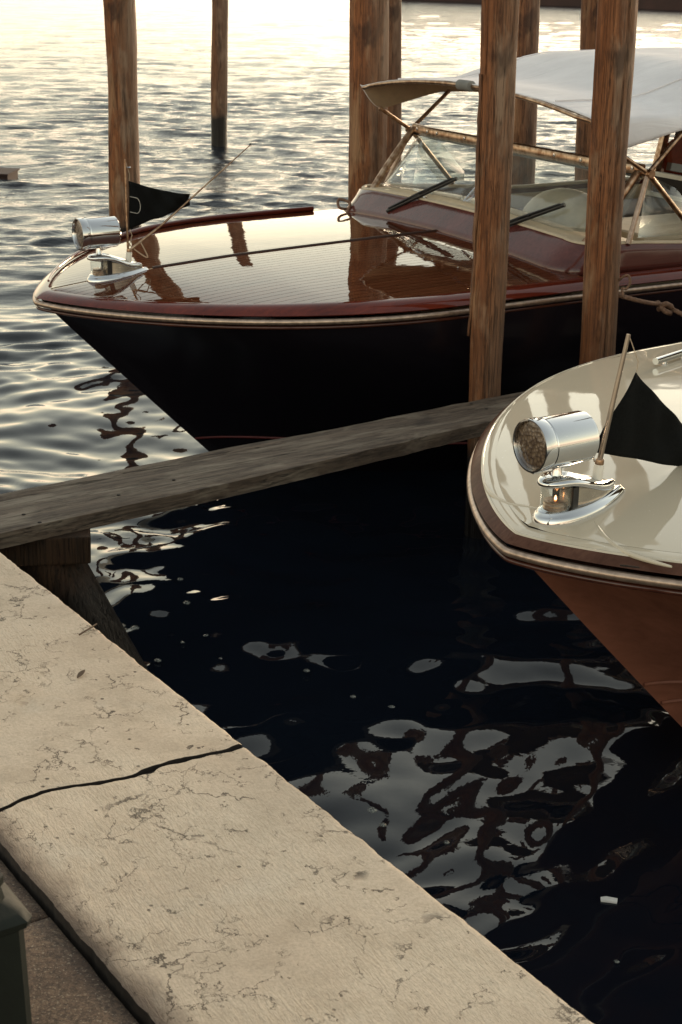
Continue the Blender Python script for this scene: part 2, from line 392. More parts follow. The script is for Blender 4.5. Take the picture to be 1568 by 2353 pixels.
# ------------------------------------------------------------------ WATER
def axis_nodes(segs):
    out = [segs[0][0]]
    for (_, b_, s0, s1) in segs:
        x = out[-1]; a0 = x
        while x < b_-1e-6:
            t_ = (x-a0)/(b_-a0); x += s0+(s1-s0)*t_
            out.append(min(x, b_))
    return np.array(out)
def build_water():
    ys = axis_nodes([(-60, 0, 4, .6), (0, 2, .3, .05), (2, 8, .023, .025), (8, 14, .027, .042), (14, 30, .045, .075), (30, 90, .10, .6), (90, 400, .8, 12), (400, 3000, 20, 300)])
    xr = axis_nodes([(0, 2.2, .024, .026), (2.2, 3.6, .03, .04), (3.6, 12, .045, .12), (12, 40, .14, .8), (40, 300, 1, 30), (300, 2500, 40, 300)])
    xs = np.concatenate([-xr[:0:-1], xr])
    X, Y = np.meshgrid(xs, ys); dx = np.gradient(xs); dy = np.gradient(ys)
    DX, DY = np.meshgrid(dx, dy); SP = np.maximum(DX, DY*.6)
    r_ = np.random.default_rng(33)
    # sheltered basin between quay and boats, choppier open canal
    sh = 1/(1+np.exp(-(Y-10.5-0.25*X)/1.4))
    slope_small = .105+.105*sh; slope_big = .058+.005*sh
    wx = .25*np.sin(.9*Y+.4*X)+.18*np.sin(1.7*X-1.1*Y+2); wy = .22*np.sin(1.1*X+.3*Y+1)+.15*np.sin(1.9*Y+.7*X)
    Xw, Yw = X+wx, Y+wy; Z = np.zeros_like(X)
    N = 80
    for i in range(N):
        lam = .13*(2.0/.13)**((i+r_.random())/N)
        an_ = r_.normal(); ang = PI/2+an_*(.85 if lam < .8 else .7); farw = math.exp(-.5*(an_*.85/.5)**2)*1.5
        kx, ky = math.cos(ang)*2*PI/lam, math.sin(ang)*2*PI/lam
        big = 1/(1+math.exp(-(math.log(lam)-math.log(.70))*4))
        sl = (slope_small*(1-big)+slope_big*big)*math.sqrt(2/N)*1.25
        fade = np.clip((lam/SP-3)/4, 0, 1)
        ph = kx*Xw+ky*Yw+r_.random()*2*PI
        Z += fade*(1-sh+sh*farw)*sl*lam/(2*PI)*(np.sin(ph)+.22*np.sin(2*ph+PI/2))
    ny, nx = X.shape
    co = np.stack([X, Y, Z], -1).reshape(-1, 3).astype(np.float32)
    idx = np.arange(ny*nx, dtype=np.int32).reshape(ny, nx)
    q = np.stack([idx[:-1, :-1], idx[:-1, 1:], idx[1:, 1:], idx[1:, :-1]], -1).reshape(-1, 4)
    me = bpy.data.meshes.new('canal_water'); me.vertices.add(len(co)); me.vertices.foreach_set('co', co.ravel())
    me.loops.add(q.size); me.loops.foreach_set('vertex_index', q.ravel())
    me.polygons.add(len(q)); me.polygons.foreach_set('loop_start', np.arange(0, q.size, 4, dtype=np.int32))
    me.polygons.foreach_set('loop_total', np.full(len(q), 4, dtype=np.int32))
    me.polygons.foreach_set('use_smooth', np.ones(len(q), dtype=bool))
    me.update(calc_edges=True); me.materials.append(M['water'])
    o = bpy.data.objects.new('canal_water', me); COL.objects.link(o); o['kind'] = 'structure'
    print('water quads', len(q))
build_water()

# ------------------------------------------------------------------ QUAY
QD = Vector((.5485, -.8361, 0)).normalized()    # along the quay, towards the camera
QN = Vector((-QD.y*-1, QD.x*-1, 0))             # placeholder
QN = Vector((.8361, .5485, 0)).normalized()     # towards the water
QO = Vector((-.206, 3.085, 0))                  # where the joint meets the outer edge
ZQ = .96
def qp(u, v, z): return QO+QD*u-QN*v+Vector((0, 0, z))   # u along (towards camera), v inland
quay = bpy.data.objects.new('quay_edge', None); COL.objects.link(quay); quay['kind'] = 'structure'
def fbm(x, y, z=0.0, o_=4): 
    s_ = 0; a_ = 1
    for i in range(o_): s_ += a_*mnoise.noise(Vector((x*2**i, y*2**i, z+i*7.3))); a_ *= .55
    return s_
def jointline(v, side):                         # the crooked joint between the two slabs
    base = .012*math.sin(v*9+.6)+.010*math.sin(v*23+1)+.005*fbm(v*18, 3.1)
    gap = .0058+.0035*max(0, fbm(v*9, 8.8+side))+.003*max(0, fbm(v*40, 1.8+side*5))
    gap += .010*math.exp(-((v-.225)/.016)**2)*(1 if side > 0 else .55)+.008*math.exp(-((v-.15)/.02)**2)*(side > 0)+.007*math.exp(-((v-.02)/.04)**2)*(side < 0)
    return base+side*gap
def slab(u0, u1, jl0, jl1, seed):
    W_ = .585; nu = max(2, int((u1-u0)/.0085)); nv = 70; V = []; F = []
    us = [i/nu for i in range(nu+1)]; vsn = [j/nv for j in range(nv+1)]
    for a_ in us:
        for b_ in vsn:
            v = b_*W_
            s0 = u0+(jointline(v, jl0) if jl0 else 0); s1 = u1+(jointline(v, jl1) if jl1 else 0)
            u = s0+(s1-s0)*a_
            eo = .0022*fbm(u*14, seed, 1)+.0012*fbm(u*60, seed, 2)
            chip = .012*max(0, fbm(u*5, seed+3.3, 4)-.42)
            ei = .003*fbm(u*7, seed+9, 5)+.0025*fbm(u*30, seed, 6)
            w0 = -eo+chip; w1 = W_+ei
            # crush a little near the far/inland edge
            vv = w0+(w1-w0)*b_
            d = min((vv-w0), (w1-vv)*.7, (u-s0)*1.2+.0045 if jl0 else 9, (s1-u)*1.2+.0045 if jl1 else 9)
            rr = .007+.006*max(0, fbm(u*9, vv*9, seed))
            if (w1-vv)*.7 <= d+1e-6: rr = .003+.007*max(0, fbm(u*5, 2.2, seed)-.1)
            dz = 0 if d > rr else -rr*.75*(1-math.sqrt(max(0, 1-(1-max(d, 0)/rr)**2)))
            z = ZQ+dz+.0013*fbm(u*6, vv*6, seed)+.0007*fbm(u*25, vv*25, seed+2)
            V.append(qp(u, vv, z))
    c_ = nv+1
    for i in range(nu):
        for j in range(nv): F.append((i*c_+j, i*c_+j+1, (i+1)*c_+j+1, (i+1)*c_+j))
    # skirt
    loop = [i*c_ for i in range(nu+1)]+[nu*c_+j for j in range(1, nv+1)]+[i*c_+nv for i in range(nu-1, -1, -1)]+[j for j in range(nv-1, 0, -1)]
    b0 = len(V)
    for k in loop: V.append(Vector((V[k].x, V[k].y, ZQ-.22)))
    for k in range(len(loop)): F.append((loop[k], loop[(k+1) % len(loop)], b0+(k+1) % len(loop), b0+k))
    ntop = nu*nv
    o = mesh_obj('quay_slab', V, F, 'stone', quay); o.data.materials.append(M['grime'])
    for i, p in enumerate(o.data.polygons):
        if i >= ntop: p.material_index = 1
    fixn(o); sharp(o, 60); return o
slab(-2.15, 0, 0, -1, 1.0); slab(0, 1.55, 1, 0, 5.0)
slab(1.57, 3.3, 0, 0, 9.0); slab(-4.2, -2.165, 0, 0, 13.0)
# bedding below the joints, wall to the water and the paving inland
mesh_obj('joint_bed', [qp(-4.3, .02, ZQ-.12), qp(3.5, .02, ZQ-.12), qp(3.5, .66, ZQ-.12), qp(-4.3, .66, ZQ-.12)], [(0, 1, 2, 3)], 'grime', quay)
for k, (jj, uu) in enumerate(((0, 0),)):
    Vj = []; nJ = 60
    for i in range(nJ+1):
        v_ = .012+.566*i/nJ; b_ = .012*math.sin(v_*9+.6)+.010*math.sin(v_*23+1)+.005*fbm(v_*18, 3.1)
        Vj += [qp(b_-.028, v_, ZQ-.013+.002*fbm(v_*30, 1)), qp(b_+.034, v_, ZQ-.013+.002*fbm(v_*30, 2))]
    mesh_obj('joint_dirt', Vj, [(2*i, 2*i+1, 2*i+3, 2*i+2) for i in range(nJ)], 'grime', quay)
def prism(name, pts, z0, z1, mat, parent):
    n = len(pts); V = [(p[0], p[1], z0) for p in pts]+[(p[0], p[1], z1) for p in pts]
    F = [tuple(range(n)), tuple(range(2*n-1, n-1, -1))]+[(i, (i+1) % n, n+(i+1) % n, n+i) for i in range(n)]
    return fixn(mesh_obj(name, V, F, mat, parent, smooth=False))
wl = prism('quay_wall', [qp(-30, .03, 0), qp(3.6, .03, 0), qp(3.6, .55, 0), qp(-30, .55, 0)], -1.5, ZQ-.225, 'wall', None); wl['kind'] = 'structure'
pv = bpy.data.objects.new('pavement', None); COL.objects.link(pv); pv['kind'] = 'structure'
prism('paving_bed', [qp(-4.3, .602, 0), qp(3.6, .602, 0), qp(3.6, 6, 0), qp(-4.3, 6, 0)], .3, ZQ-.05, 'grime', pv)
def paver(u0, u1, v0, v1, seed):
    nu = 24; nv = 12; V = []; F = []
    for i in range(nu+1):
        for j in range(nv+1):
            u = u0+(u1-u0)*i/nu; v = v0+(v1-v0)*j/nv
            if j == 0: v += .003*fbm(u*20, seed)
            d = min(i, nu-i, j, nv-j)
            V.append(qp(u, v, ZQ-.014-(.006 if d == 0 else 0)+.0015*fbm(u*9, v*9, seed)))
    c_ = nv+1
    for i in range(nu):
        for j in range(nv): F.append((i*c_+j, i*c_+j+1, (i+1)*c_+j+1, (i+1)*c_+j))
    loop = [i*c_ for i in range(nu+1)]+[nu*c_+j for j in range(1, nv+1)]+[i*c_+nv for i in range(nu-1, -1, -1)]+[j for j in range(nv-1, 0, -1)]
    b0 = len(V)
    for k in loop: V.append(Vector((V[k].x, V[k].y, ZQ-.10)))
    for k in range(len(loop)): F.append((loop[k], loop[(k+1) % len(loop)], b0+(k+1) % len(loop), b0+k))
    return fixn(mesh_obj('paving_slab', V, F, 'paving', pv))
ub = [-2.9, -2.0, -1.2, -.45, .362, 1.35, 2.3]
for row in range(3):
    for i in range(len(ub)-1):
        off = 0 if row % 2 == 0 else .4
        paver(ub[i]+off+.003, ub[i+1]+off-.003, .597+row*.55, .597+(row+1)*.55-.006, i+row*10)

# cast-iron post on the pavement
ip = thing('iron_post', 'dark green cast iron post base with stepped moulding on the paving beside the quay edge', 'lamp post', (-.667, 2.0, ZQ-.013), math.atan2(QD.y, QD.x))
def octo(h, z, ch):
    return [Vector((x, y, z)) for x, y in ((h, -h+ch), (h, h-ch), (h-ch, h), (-h+ch, h), (-h, h-ch), (-h, -h+ch), (-h+ch, -h), (h-ch, -h))]
loft('plinth', [octo(h, z, .012) for h, z in ((.185, -.004), (.185, .03), (.172, .04), (.168, .305), (.172, .312))], 'iron', ip, ang=30)
loft('moulding', [octo(h, z, .012) for h, z in ((.176, .312), (.178, .322), (.168, .334), (.150, .346), (.146, .365), (.150, .37), (.150, .382), (.135, .39), (.125, .40))], 'iron', ip, ang=30)
loft('upper_plinth', [octo(h, z, .03) for h, z in ((.118, .40), (.112, .55), (.12, .56), (.12, .58), (.08, .62))], 'iron', ip, ang=30)
lathe('shaft', [(.075, .62), (.07, .66), (.055, .70), (.05, 1.3), (.058, 1.32), (.05, 1.34), (.042, 2.6), (.06, 2.63), (.04, 2.68), (.01, 2.72)], 'iron', ip, 16)

# ------------------------------------------------------------------ PILES
def pile(name, x, y, r0, r1, ztop, lean=(0, 0), seed=0, mat='pile', grooves=(), label='', group=None, flat=.0, taperlow=0):
    n = 96; zs = np.linspace(-1.2, ztop, 170); V = []; F = []
    for z in zs:
        cx = x+lean[0]*z+.012*mnoise.noise(Vector((seed, z*.9, 1))); cy = y+lean[1]*z+.012*mnoise.noise(Vector((seed, z*.9, 9)))
        rz = r0+(r1-r0)*(z/ztop)
        rz *= 1+.07*mnoise.noise(Vector((z*1.0, seed*3, 5)))+.025*mnoise.noise(Vector((z*3.1, seed*3, 8)))
        for k in range(n):
            a_ = 2*PI*k/n; c_, s_ = math.cos(a_), math.sin(a_)
            d = 1+.07*mnoise.noise(Vector((c_*1.1, s_*1.1, seed+z*.45)))+.034*mnoise.noise(Vector((c_*5, s_*5, seed+z*.6)))+.028*mnoise.noise(Vector((c_*13, s_*13, seed+z*1.3)))+.014*mnoise.noise(Vector((c_*5, s_*5, seed+z*11)))
            # knots
            d += .07*max(0, mnoise.noise(Vector((c_*2.2, s_*2.2, seed*2+z*2.2)))-.35)
            for (ga, gw, gd) in grooves:
                dd = (a_-ga-.25*mnoise.noise(Vector((z*.7, seed, ga)))+PI) % (2*PI)-PI
                d -= gd*math.exp(-(dd/gw)**2)
            V.append((cx+c_*rz*d, cy+s_*rz*d*(1-flat), z))
    for i in range(len(zs)-1):
        for k in range(n): F.append((i*n+k, i*n+(k+1) % n, (i+1)*n+(k+1) % n, (i+1)*n+k))
    F.append(tuple((len(zs)-1)*n+k for k in range(n)))
    o = mesh_obj(name, V, F, mat)
    V0 = Vector((x, y, 0)); o.data.transform(Matrix.Translation(-V0)); o.location = V0
    return tag(o, label, 'mooring pile', group)
G = 'wooden mooring piles standing in the canal'
CAMDIR = -PI/2
pile('mooring_pile', -1.775, 13.2, .118, .126, 4.6, (.004, 0), 1, 'pile', [(CAMDIR+.35, .05, .09), (CAMDIR+.75, .04, .06)], 'thick brown pile rising behind the dark boat\'s bow and its black pennant', G)
pile('mooring_pile', -1.668, 21.9, .104, .108, 5, (.02, 0), 2, 'pile_dim', [(CAMDIR+.2, .05, .05)], 'slim far pile standing free in bright water with a black wet foot', G)
pile('mooring_pile', .146, 10.25, .116, .120, 4.4, (-.004, 0), 3, 'pile', [(CAMDIR+.55, .05, .07)], 'broad pile behind the front corner of the dark boat\'s windscreen', G)
pile('mooring_pile', .355, 12.4, .088, .092, 4.4, (-.02, 0), 4, 'pile_dim', [], 'dark narrow pile half hidden behind the broad one by the windscreen', G)
pa = pile('mooring_pile', .641, 7.035, .0715, .0785, 3.6, (-.001, 0), 5, 'pile', [(CAMDIR-.75, .06, .16), (CAMDIR+.75, .05, .07), (CAMDIR+.1, .04, .035)], 'near pile with peeling bark on its left edge, fixed to the grey plank', G, .08)
pile('mooring_pile', 1.178, 7.33, .080, .088, 3.6, (-.003, 0), 6, 'pile', [(CAMDIR+.42, .07, .22), (CAMDIR-.55, .05, .06), (CAMDIR-.1, .04, .04)], 'rightmost near pile with a deep lengthwise split, behind the cream boat\'s deck', G, .05)
pile('mooring_pile', 1.295, 12.0, .112, .112, 4.4, (-.02, 0), 7, 'pile_dim', [], 'far pile partly hidden behind the pile with peeling bark', G)
pile('mooring_pile', 2.13, 14.0, .155, .155, 4.4, (-.02, 0), 8, 'pile_dim', [], 'far pile partly hidden behind the rightmost split pile', G)
# peeling bark on the near pile
def bark():
    V = []; F = []; n = 60; m_ = 6
    for i in range(n+1):
        z = .93+(2.05-.93)*i/n
        wdt = .020+.010*mnoise.noise(Vector((z*4, 1, 1)))
        if i < 12: wdt *= .25+.75*i/12
        off = .006+.010*max(0, 1-i/14)+.005*mnoise.noise(Vector((z*9, 4, 2)))
        for j in range(m_+1):
            a_ = CAMDIR-1.42+(j/m_-.5)*wdt/.0745*2.2+.12*mnoise.noise(Vector((z*3, 8, 8)))
            rr = .0745+off+.003*mnoise.noise(Vector((z*25, j*1.7, 3)))
            V.append((math.cos(a_)*rr, math.sin(a_)*rr*.94, z))
    c_ = m_+1
    for i in range(n):
        for j in range(m_): F.append((i*c_+j, i*c_+j+1, (i+1)*c_+j+1, (i+1)*c_+j))
    o = mesh_obj('bark_strip', V, F, 'pile_dim', pa); s_ = o.modifiers.new('solid', 'SOLIDIFY'); s_.thickness = .006
bark()

# ------------------------------------------------------------------ PLANK WALKWAY
pw = thing('plank_walkway', 'long grey weathered plank running from the quay past the near pile, above dark water', 'walkway', (0, 0, 0))
def plank():
    ZP = .68
    fe = [(-1.95, 5.105), (-1.229, 5.54), (-.505, 6.1), (.0, 6.43), (.468, 6.80), (.693, 6.955), (1.6, 7.60)]
    ne = [(-1.80, 4.80), (-1.146, 5.13), (-.36, 5.74), (.10, 6.12), (.40, 6.37), (.75, 6.66), (1.7, 7.30)]
    V = []; F = []; n = 150; m_ = 16
    def ip_(P, t_):
        x = t_*(len(P)-1); i = min(int(x), len(P)-2); f_ = x-i
        return P[i][0]*(1-f_)+P[i+1][0]*f_, P[i][1]*(1-f_)+P[i+1][1]*f_
    ax = Vector((.82, .57, 0)).normalized()
    def surf(top):
        for i in range(n+1):
            a_ = ip_(fe, i/n); b_ = ip_(ne, i/n)
            for j in range(m_+1):
                q = j/m_; x = a_[0]*(1-q)+b_[0]*q; y = a_[1]*(1-q)+b_[1]*q
                d = min(j, m_-j)
                edge = .006*fbm(i*.12, 2.0 if j < 3 else 9.0) if d == 0 else 0
                x -= ax.y*edge*(1 if j == 0 else -1); y += ax.x*edge*(1 if j == 0 else -1)
                z = ZP-(.006 if d == 0 else .001 if d == 1 else 0)+.003*fbm(q*8, i*.02)+.0015*fbm(q*22, i*.1)
                # long splits near the far edge
                if j == 3 and (.10 < i/n < .42 or .6 < i/n < .9): z -= .012
                if j == 6 and (.72 < i/n < .95): z -= .008
                V.append((x, y, z if top else ZP-.062))
    surf(True); surf(False); c_ = m_+1; o_ = (n+1)*c_
    for i in range(n):
        for j in range(m_):
            F.append((i*c_+j, i*c_+j+1, (i+1)*c_+j+1, (i+1)*c_+j)); F.append((o_+i*c_+j, o_+(i+1)*c_+j, o_+(i+1)*c_+j+1, o_+i*c_+j+1))
        for j in (0, m_): F.append((i*c_+j, (i+1)*c_+j, o_+(i+1)*c_+j, o_+i*c_+j))
    for i in (0, n):
        for j in range(m_): F.append((i*c_+j, i*c_+j+1, o_+i*c_+j+1, o_+i*c_+j))
    # rotate into local frame so the grain runs along x
    rz = math.atan2(ax.y, ax.x); Mi = Matrix.Rotation(-rz, 4, 'Z')
    o = mesh_obj('plank', [Mi @ Vector(v) for v in V], F, 'plank', pw); sharp(fixn(o), 45); o.rotation_euler = (0, 0, rz)
    nb = [(-1.10, 5.30), (-1.03, 5.22), (-.80, 5.52), (-.62, 5.70), (.56, 6.80), (.62, 6.72)]
    for x, y in nb:
        lathe('nail_head', [(.0075, 0), (.007, .002), (.003, .003)], 'grime', pw, 10, Matrix.Translation((x, y, ZP+.001)))
plank()
# braced post and cross block under the plank
tube('post', [(-1.02+.02*i-.02, 5.30, .62-.125*i) for i in range(0)]+[(-1.06, 5.36, .545), (-1.00, 5.36, .42), (-.90, 5.36, .22), (-.80, 5.40, 0), (-.55, 5.5, -.6)], [.118, .115, .112, .108, .105], 'oldwood', pw, 20)
box('cross_block', (-1.09, 5.33, .566), (.42, .20, .10), 'oldwood', pw, .006, (0, 0, .15))

# ------------------------------------------------------------------ BOATS
BM, BL, BN, BP = 1.2429, 1.5948, 2.0442, .7438
def Bh(s):
    s = max(0, s); b = BM*(1-(1-min(s, BL)/BL)**BN)**BP
    if s > 5.5: b *= 1-.14*((s-5.5)/3.2)**1.6
    return b
LEN = 8.6
def sheer(s, k0): 
    return (.9785+.0385*s-.0075*s*s*min(1, 1) if k0 == 0 else 1.0068+.0500*s-.0085*s*s) if s < 4 else ((.9785+.154-.12) if k0 == 0 else (1.0068+.2-.136))-.0*s
def svals():
    return [0]+[.0004*(1.32**i) for i in range(0, 20)]
S_LIST = sorted(set([0.0]+[.3*(i/26)**2.2 for i in range(1, 27)]+[.3+.08*i for i in range(1, 30)]+[2.7+.3*i for i in range(1, 20)]+[LEN]))
S_LIST = [s for s in S_LIST if s <= LEN]
def offset_curve(d):
    """half outline of the deck moved inwards by d: dense list of (s, w), starting on the centreline"""
    P = []
    ss = S_LIST; dense = []
    for i in range(len(ss)-1):
        for k in range(4): dense.append(ss[i]+(ss[i+1]-ss[i])*k/4)
    dense.append(ss[-1])
    for i, s in enumerate(dense):
        s0 = dense[max(0, i-1)]; s1 = dense[min(len(dense)-1, i+1)]
        tx, ty = s1-s0, Bh(s1)-Bh(s0); l_ = math.hypot(tx, ty)
        if i == 0: tx, ty = 0, 1; l_ = 1
        P.append((s+d*ty/l_, Bh(s)-d*tx/l_))
    # keep the part above the centreline, monotone in s
    out = []
    for i in range(len(P)):
        if P[i][1] > 0:
            if not out and i > 0:
                a_, b_ = P[i-1], P[i]; t_ = -a_[1]/(b_[1]-a_[1]) if b_[1] != a_[1] else 0
                out.append((a_[0]+(b_[0]-a_[0])*t_, 0.0))
            out.append(P[i])
        elif i == 0 and P[i][1] == 0: out.append((P[i][0], 0.0))
    out2 = [out[0]]
    for p in out[1:]:
        if p[0] > out2[-1][0]-1e-4: out2.append(p)
    return out2
def resample(P, n=150):
    acc = [0]
    for i in range(len(P)-1): acc.append(acc[-1]+math.dist(P[i], P[i+1]))
    T = acc[-1]; out = []
    for k in range(n+1):
        t_ = T*((k/n)**1.7)
        i = max(0, min(len(P)-2, int(np.searchsorted(acc, t_))-1)); f_ = (t_-acc[i])/max(1e-9, acc[i+1]-acc[i])
        out.append((P[i][0]+(P[i+1][0]-P[i][0])*f_, P[i][1]+(P[i+1][1]-P[i][1])*f_))
    return out
OFF = {}
def offs(d):
    d = round(d, 4)
    if d not in OFF: OFF[d] = resample(offset_curve(d))
    return OFF[d]
def interp_w(P, s):
    for i in range(len(P)-1):
        if P[i+1][0] >= s: 
            f_ = (s-P[i][0])/max(1e-9, P[i+1][0]-P[i][0]); return P[i][1]+(P[i+1][1]-P[i][1])*max(0, f_)
    return P[-1][1]
DI = .085                       # inset of the flat deck
def shoulder(d, s):
    e_ = .058*(1-(1-min(d, DI)/DI)**2.4)
    return e_*(.62+.38*min(1, s/1.0))
def deckz(s, w_, k0):
    wi = interp_w(offs(DI), max(s, offs(DI)[0][0]))
    zc = .022*min(1, max(0, s)/.6)+.013*min(s, 2.4)
    return sheer(s, k0)+shoulder(DI, s)+zc*(1-(min(1, abs(w_)/max(wi, .05)))**2)

def ring_strip(name, ds, zoff, mat, parent, k0, s_max=LEN, zfun=None, side=None, label=None):
    """band between offset curves, both sides joined round the stem"""
    V = []; F = []; rows = []
    for j, d in enumerate(ds):
        P = [p for p in offs(d) if p[0] <= s_max]
        P = offs(d)
        full = [(s, -w_) for s, w_ in P[::-1]]+[(s, w_) for s, w_ in P[1:]]
        row = []
        for s, w_ in full:
            z = sheer(s, k0)+zoff[j](s) if callable(zoff[j]) else sheer(s, k0)+zoff[j]
            row.append(len(V)); V.append((s, w_, z))
        rows.append(row)
    for a_, b_ in zip(rows[:-1], rows[1:]):
        for i in range(len(a_)-1): F.append((a_[i], a_[i+1], b_[i+1], b_[i]))
    o = mesh_obj(name, V, F, mat, parent, label=label)
    fixn(o)
    return o

def hull(parent, k0, mat, s0=1.04):
    NQ = 16; V = []; F = []; rows = []
    zb = -.35
    for q in range(NQ+1):
        t_ = q/NQ; row = []
        base = offs(0.012)
        st = .03+(s0-.03)*t_*(1.0) ; st = .03+(s0+.30-.03)*t_**1.02
        fl = 1-.33*t_**1.6
        for (s, w_) in [(s, -w_) for s, w_ in base[::-1]]+[(s, w_) for s, w_ in base[1:]]:
            # flare: sections pull in and start further aft towards the keel
            ss = st+s*(1-st/LEN)
            ease = (1-math.exp(-(s/(.10+1.5*t_))))
            ww = w_*fl*(ease if t_ > 0 else 1)
            z = (sheer(s, k0)-.012)*(1-t_)+zb*t_
            row.append(len(V)); V.append((ss, ww, z))
        rows.append(row)
    for a_, b_ in zip(rows[:-1], rows[1:]):
        for i in range(len(a_)-1): F.append((a_[i], a_[i+1], b_[i+1], b_[i]))
    # transom and bottom
    F.append(tuple([r_[0] for r_ in rows]+[r_[-1] for r_ in rows[::-1]]))
    F.append(tuple(rows[-1]))
    o = fixn(mesh_obj('hull', V, F, mat, parent)); sharp(o, 50); return o, rows, V

def halfround(name, d0, zc, rr, mat, parent, k0, n=10, lean=0):
    d0 -= .022; rr *= .78
    V = []; F = []; P = offs(0.0)
    full = [(s, -w_) for s, w_ in P[::-1]]+[(s, w_) for s, w_ in P[1:]]
    N_ = len(full)
    for i, (s, w_) in enumerate(full):
        a_ = full[max(0, i-1)]; b_ = full[min(N_-1, i+1)]
        tx, ty = b_[0]-a_[0], b_[1]-a_[1]; l_ = math.hypot(tx, ty) or 1
        nx, ny = -ty/l_, tx/l_                      # outward
        if i < N_//2: pass
        if nx*0+ny*w_ < 0 and abs(w_) > .02: nx, ny = -nx, -ny
        if abs(w_) <= .02: nx, ny = -1, 0
        for k in range(n):
            t_ = 2*PI*k/n
            V.append((s+nx*(d0+rr*math.cos(t_)), w_+ny*(d0+rr*math.cos(t_)), sheer(s, k0)+zc+rr*math.sin(t_)))
    for i in range(N_-1):
        for k in range(n): F.append((i*n+k, i*n+(k+1) % n, (i+1)*n+(k+1) % n, (i+1)*n+k))
    return fixn(mesh_obj(name, V, F, mat, parent))

def teardrop(s0, L_, wd, z, n=40, sharpn=1.0):
    """streamlined outline: round nose at s0, pointed tail at s0+L_"""
    pts = []
    for k in range(n):
        t_ = 2*PI*k/n; c_ = (1-math.cos(t_))/2; x = s0+L_*c_
        wv = wd*2.49*math.sqrt(max(0, c_))*(1-c_)**.9
        pts.append(Vector((x, wv*(1 if t_ < PI else -1), z)))
    return pts

def bow_fitting(b, s0, z0, tilt, has_glint):
    """chrome streamlined navigation light with flag socket and searchlight on top (local to boat b)"""
    def zt(p, h): return Vector((p.x, p.y, z0+(p.x-s0)*tilt+h))
    def td(a_, L_, wd, h, hs=0): return [Vector((p.x, p.y, z0+(p.x-s0)*tilt+h+hs*(p.x-a_)/L_)) for p in teardrop(a_, L_, wd, 0)]
    loft('fitting_base', [td(s0-.006, .322, .070, -.02), td(s0-.006, .322, .070, .002), td(s0-.003, .316, .068, .008), td(s0, .31, .065, .012), td(s0+.003, .302, .060, .014), td(s0+.005, .296, .057, .021), td(s0+.009, .286, .053, .025)], 'chrome', b, ang=60)
    lc = s0+.058
    T = lambda z_: Matrix.Translation((lc, 0, z0+.02+z_))
    ln = lathe('navigation_lantern', [(.046, 0), (.046, .004), (.042, .008), (.042, .066), (.046, .070), (.046, .074)], 'glass', b, 32, T(0))
    lathe('glint_bulb', [(.001, .004), (.0035, .012), (.0035, .028), (.001, .036)], 'glint' if has_glint else 'chrome', ln, 12, T(.008))
    lathe('lantern_core', [(.034, .0), (.035, .008), (.032, .012), (.034, .018), (.031, .022), (.033, .028), (.028, .030)], 'brass', ln, 20, T(.003))
    # housing: sweeps from lantern to the tail
    rings = []
    for k in range(9):
        t_ = k/8; h = .022+.063*t_
        L_ = .235*(1-.0*t_)
        pts = []
        for p in teardrop(s0+.045, .232, .043, 0, 36):
            q = (p.x-(s0+.045))/.232
            top = .086-.062*(q**.8 if q > .0 else 0)
            top = .098 if q < .22 else .098-.070*((q-.22)/.78)**.8
            hh = .022+(top-.022)*t_
            pts.append(Vector((p.x+.034*(1-q), p.y*.93, z0+(p.x-s0)*tilt+hh)))
        rings.append(pts)
    loft('light_housing', rings, 'housing_paint', b, ang=50)
    for sg in (-1, 1): box('lantern_frame', (s0+.094, sg*.0405, z0+.058), (.022, .006, .070), 'rubber', b, .001, (0, 0, -sg*.12))
    # swept top cap, a slim teardrop lid curving down aft
    def lid(h, g, grow):
        pts = []
        for p in teardrop(s0+.006-grow, .264+2*grow, .050+grow, 0, 40):
            q = max(0, min(1, (p.x-(s0+.05))/.22))
            top = .101-.070*(3*q*q-2*q**3)
            pts.append(Vector((p.x, p.y*g, z0+(p.x-s0)*tilt+top+h)))
        return pts
    loft('light_cap', [lid(-.006, 1, -.002), lid(-.002, 1, .005), lid(.004, 1, .007), lid(.010, 1, .005), lid(.016, .88, 0), lid(.020, .6, -.012)], 'chrome', b, ang=60)
    # flag socket
    fs = s0+.205; fz = z0+.205*tilt+.055
    Mx = Matrix.Translation((fs, 0, fz)) @ Matrix.Rotation(R(6), 4, 'Y')
    lathe('flag_socket', [(.017, -.015), (.019, -.01), (.019, .004), (.0145, .008), (.0145, .05), (.012, .054)], 'white_plastic', b, 20, Mx)
    lathe('socket_collar', [(.021, -.016), (.0215, -.004), (.019, 0)], 'chrome', b, 20, Mx)
    lathe('socket_clamp', [(.012, .054), (.013, .058), (.012, .068), (.008, .072)], 'brass', b, 16, Mx)
    # searchlight
    st = Matrix.Translation((s0+.058, 0, z0+.112))
    sl_m = Matrix.Translation((s0+.052, 0, z0+.222)) @ Matrix.Rotation(R(-90), 4, 'Y') @ Matrix.Rotation(0, 4, 'X')
    lathe('searchlight_stem', [(.022, 0), (.019, .004), (.014, .012), (.0135, .05)], 'chrome', b, 20, st)
    sl = lathe('searchlight', [(.066, -.094), (.0705, -.090), (.072, -.082), (.072, .052), (.0705, .054), (.0705, .058), (.0735, .060), (.0745, .064), (.0745, .092), (.0735, .096), (.069, .0965), (.067, .090), (.066, .084)], 'chrome', b, 56, sl_m, ang=28)
    lathe('lens', [(.0658, .080), (.0658, .086), (.05, .089), (.03, .0905), (.01, .091)], 'lens', sl, 40, sl_m)
    lathe('back_cap', [(.066, -.0945), (.05, -.100), (.03, -.104), (.005, -.105)], 'chrome', sl, 40, sl_m)
    for k in range(2):
        box('clip', tuple(Vector((s0+.0, 0, z0+.149))+Vector((-.022+.105*k, 0, -.003))), (.022, .02, .006), 'chrome', sl, .001)
    return fs, fz

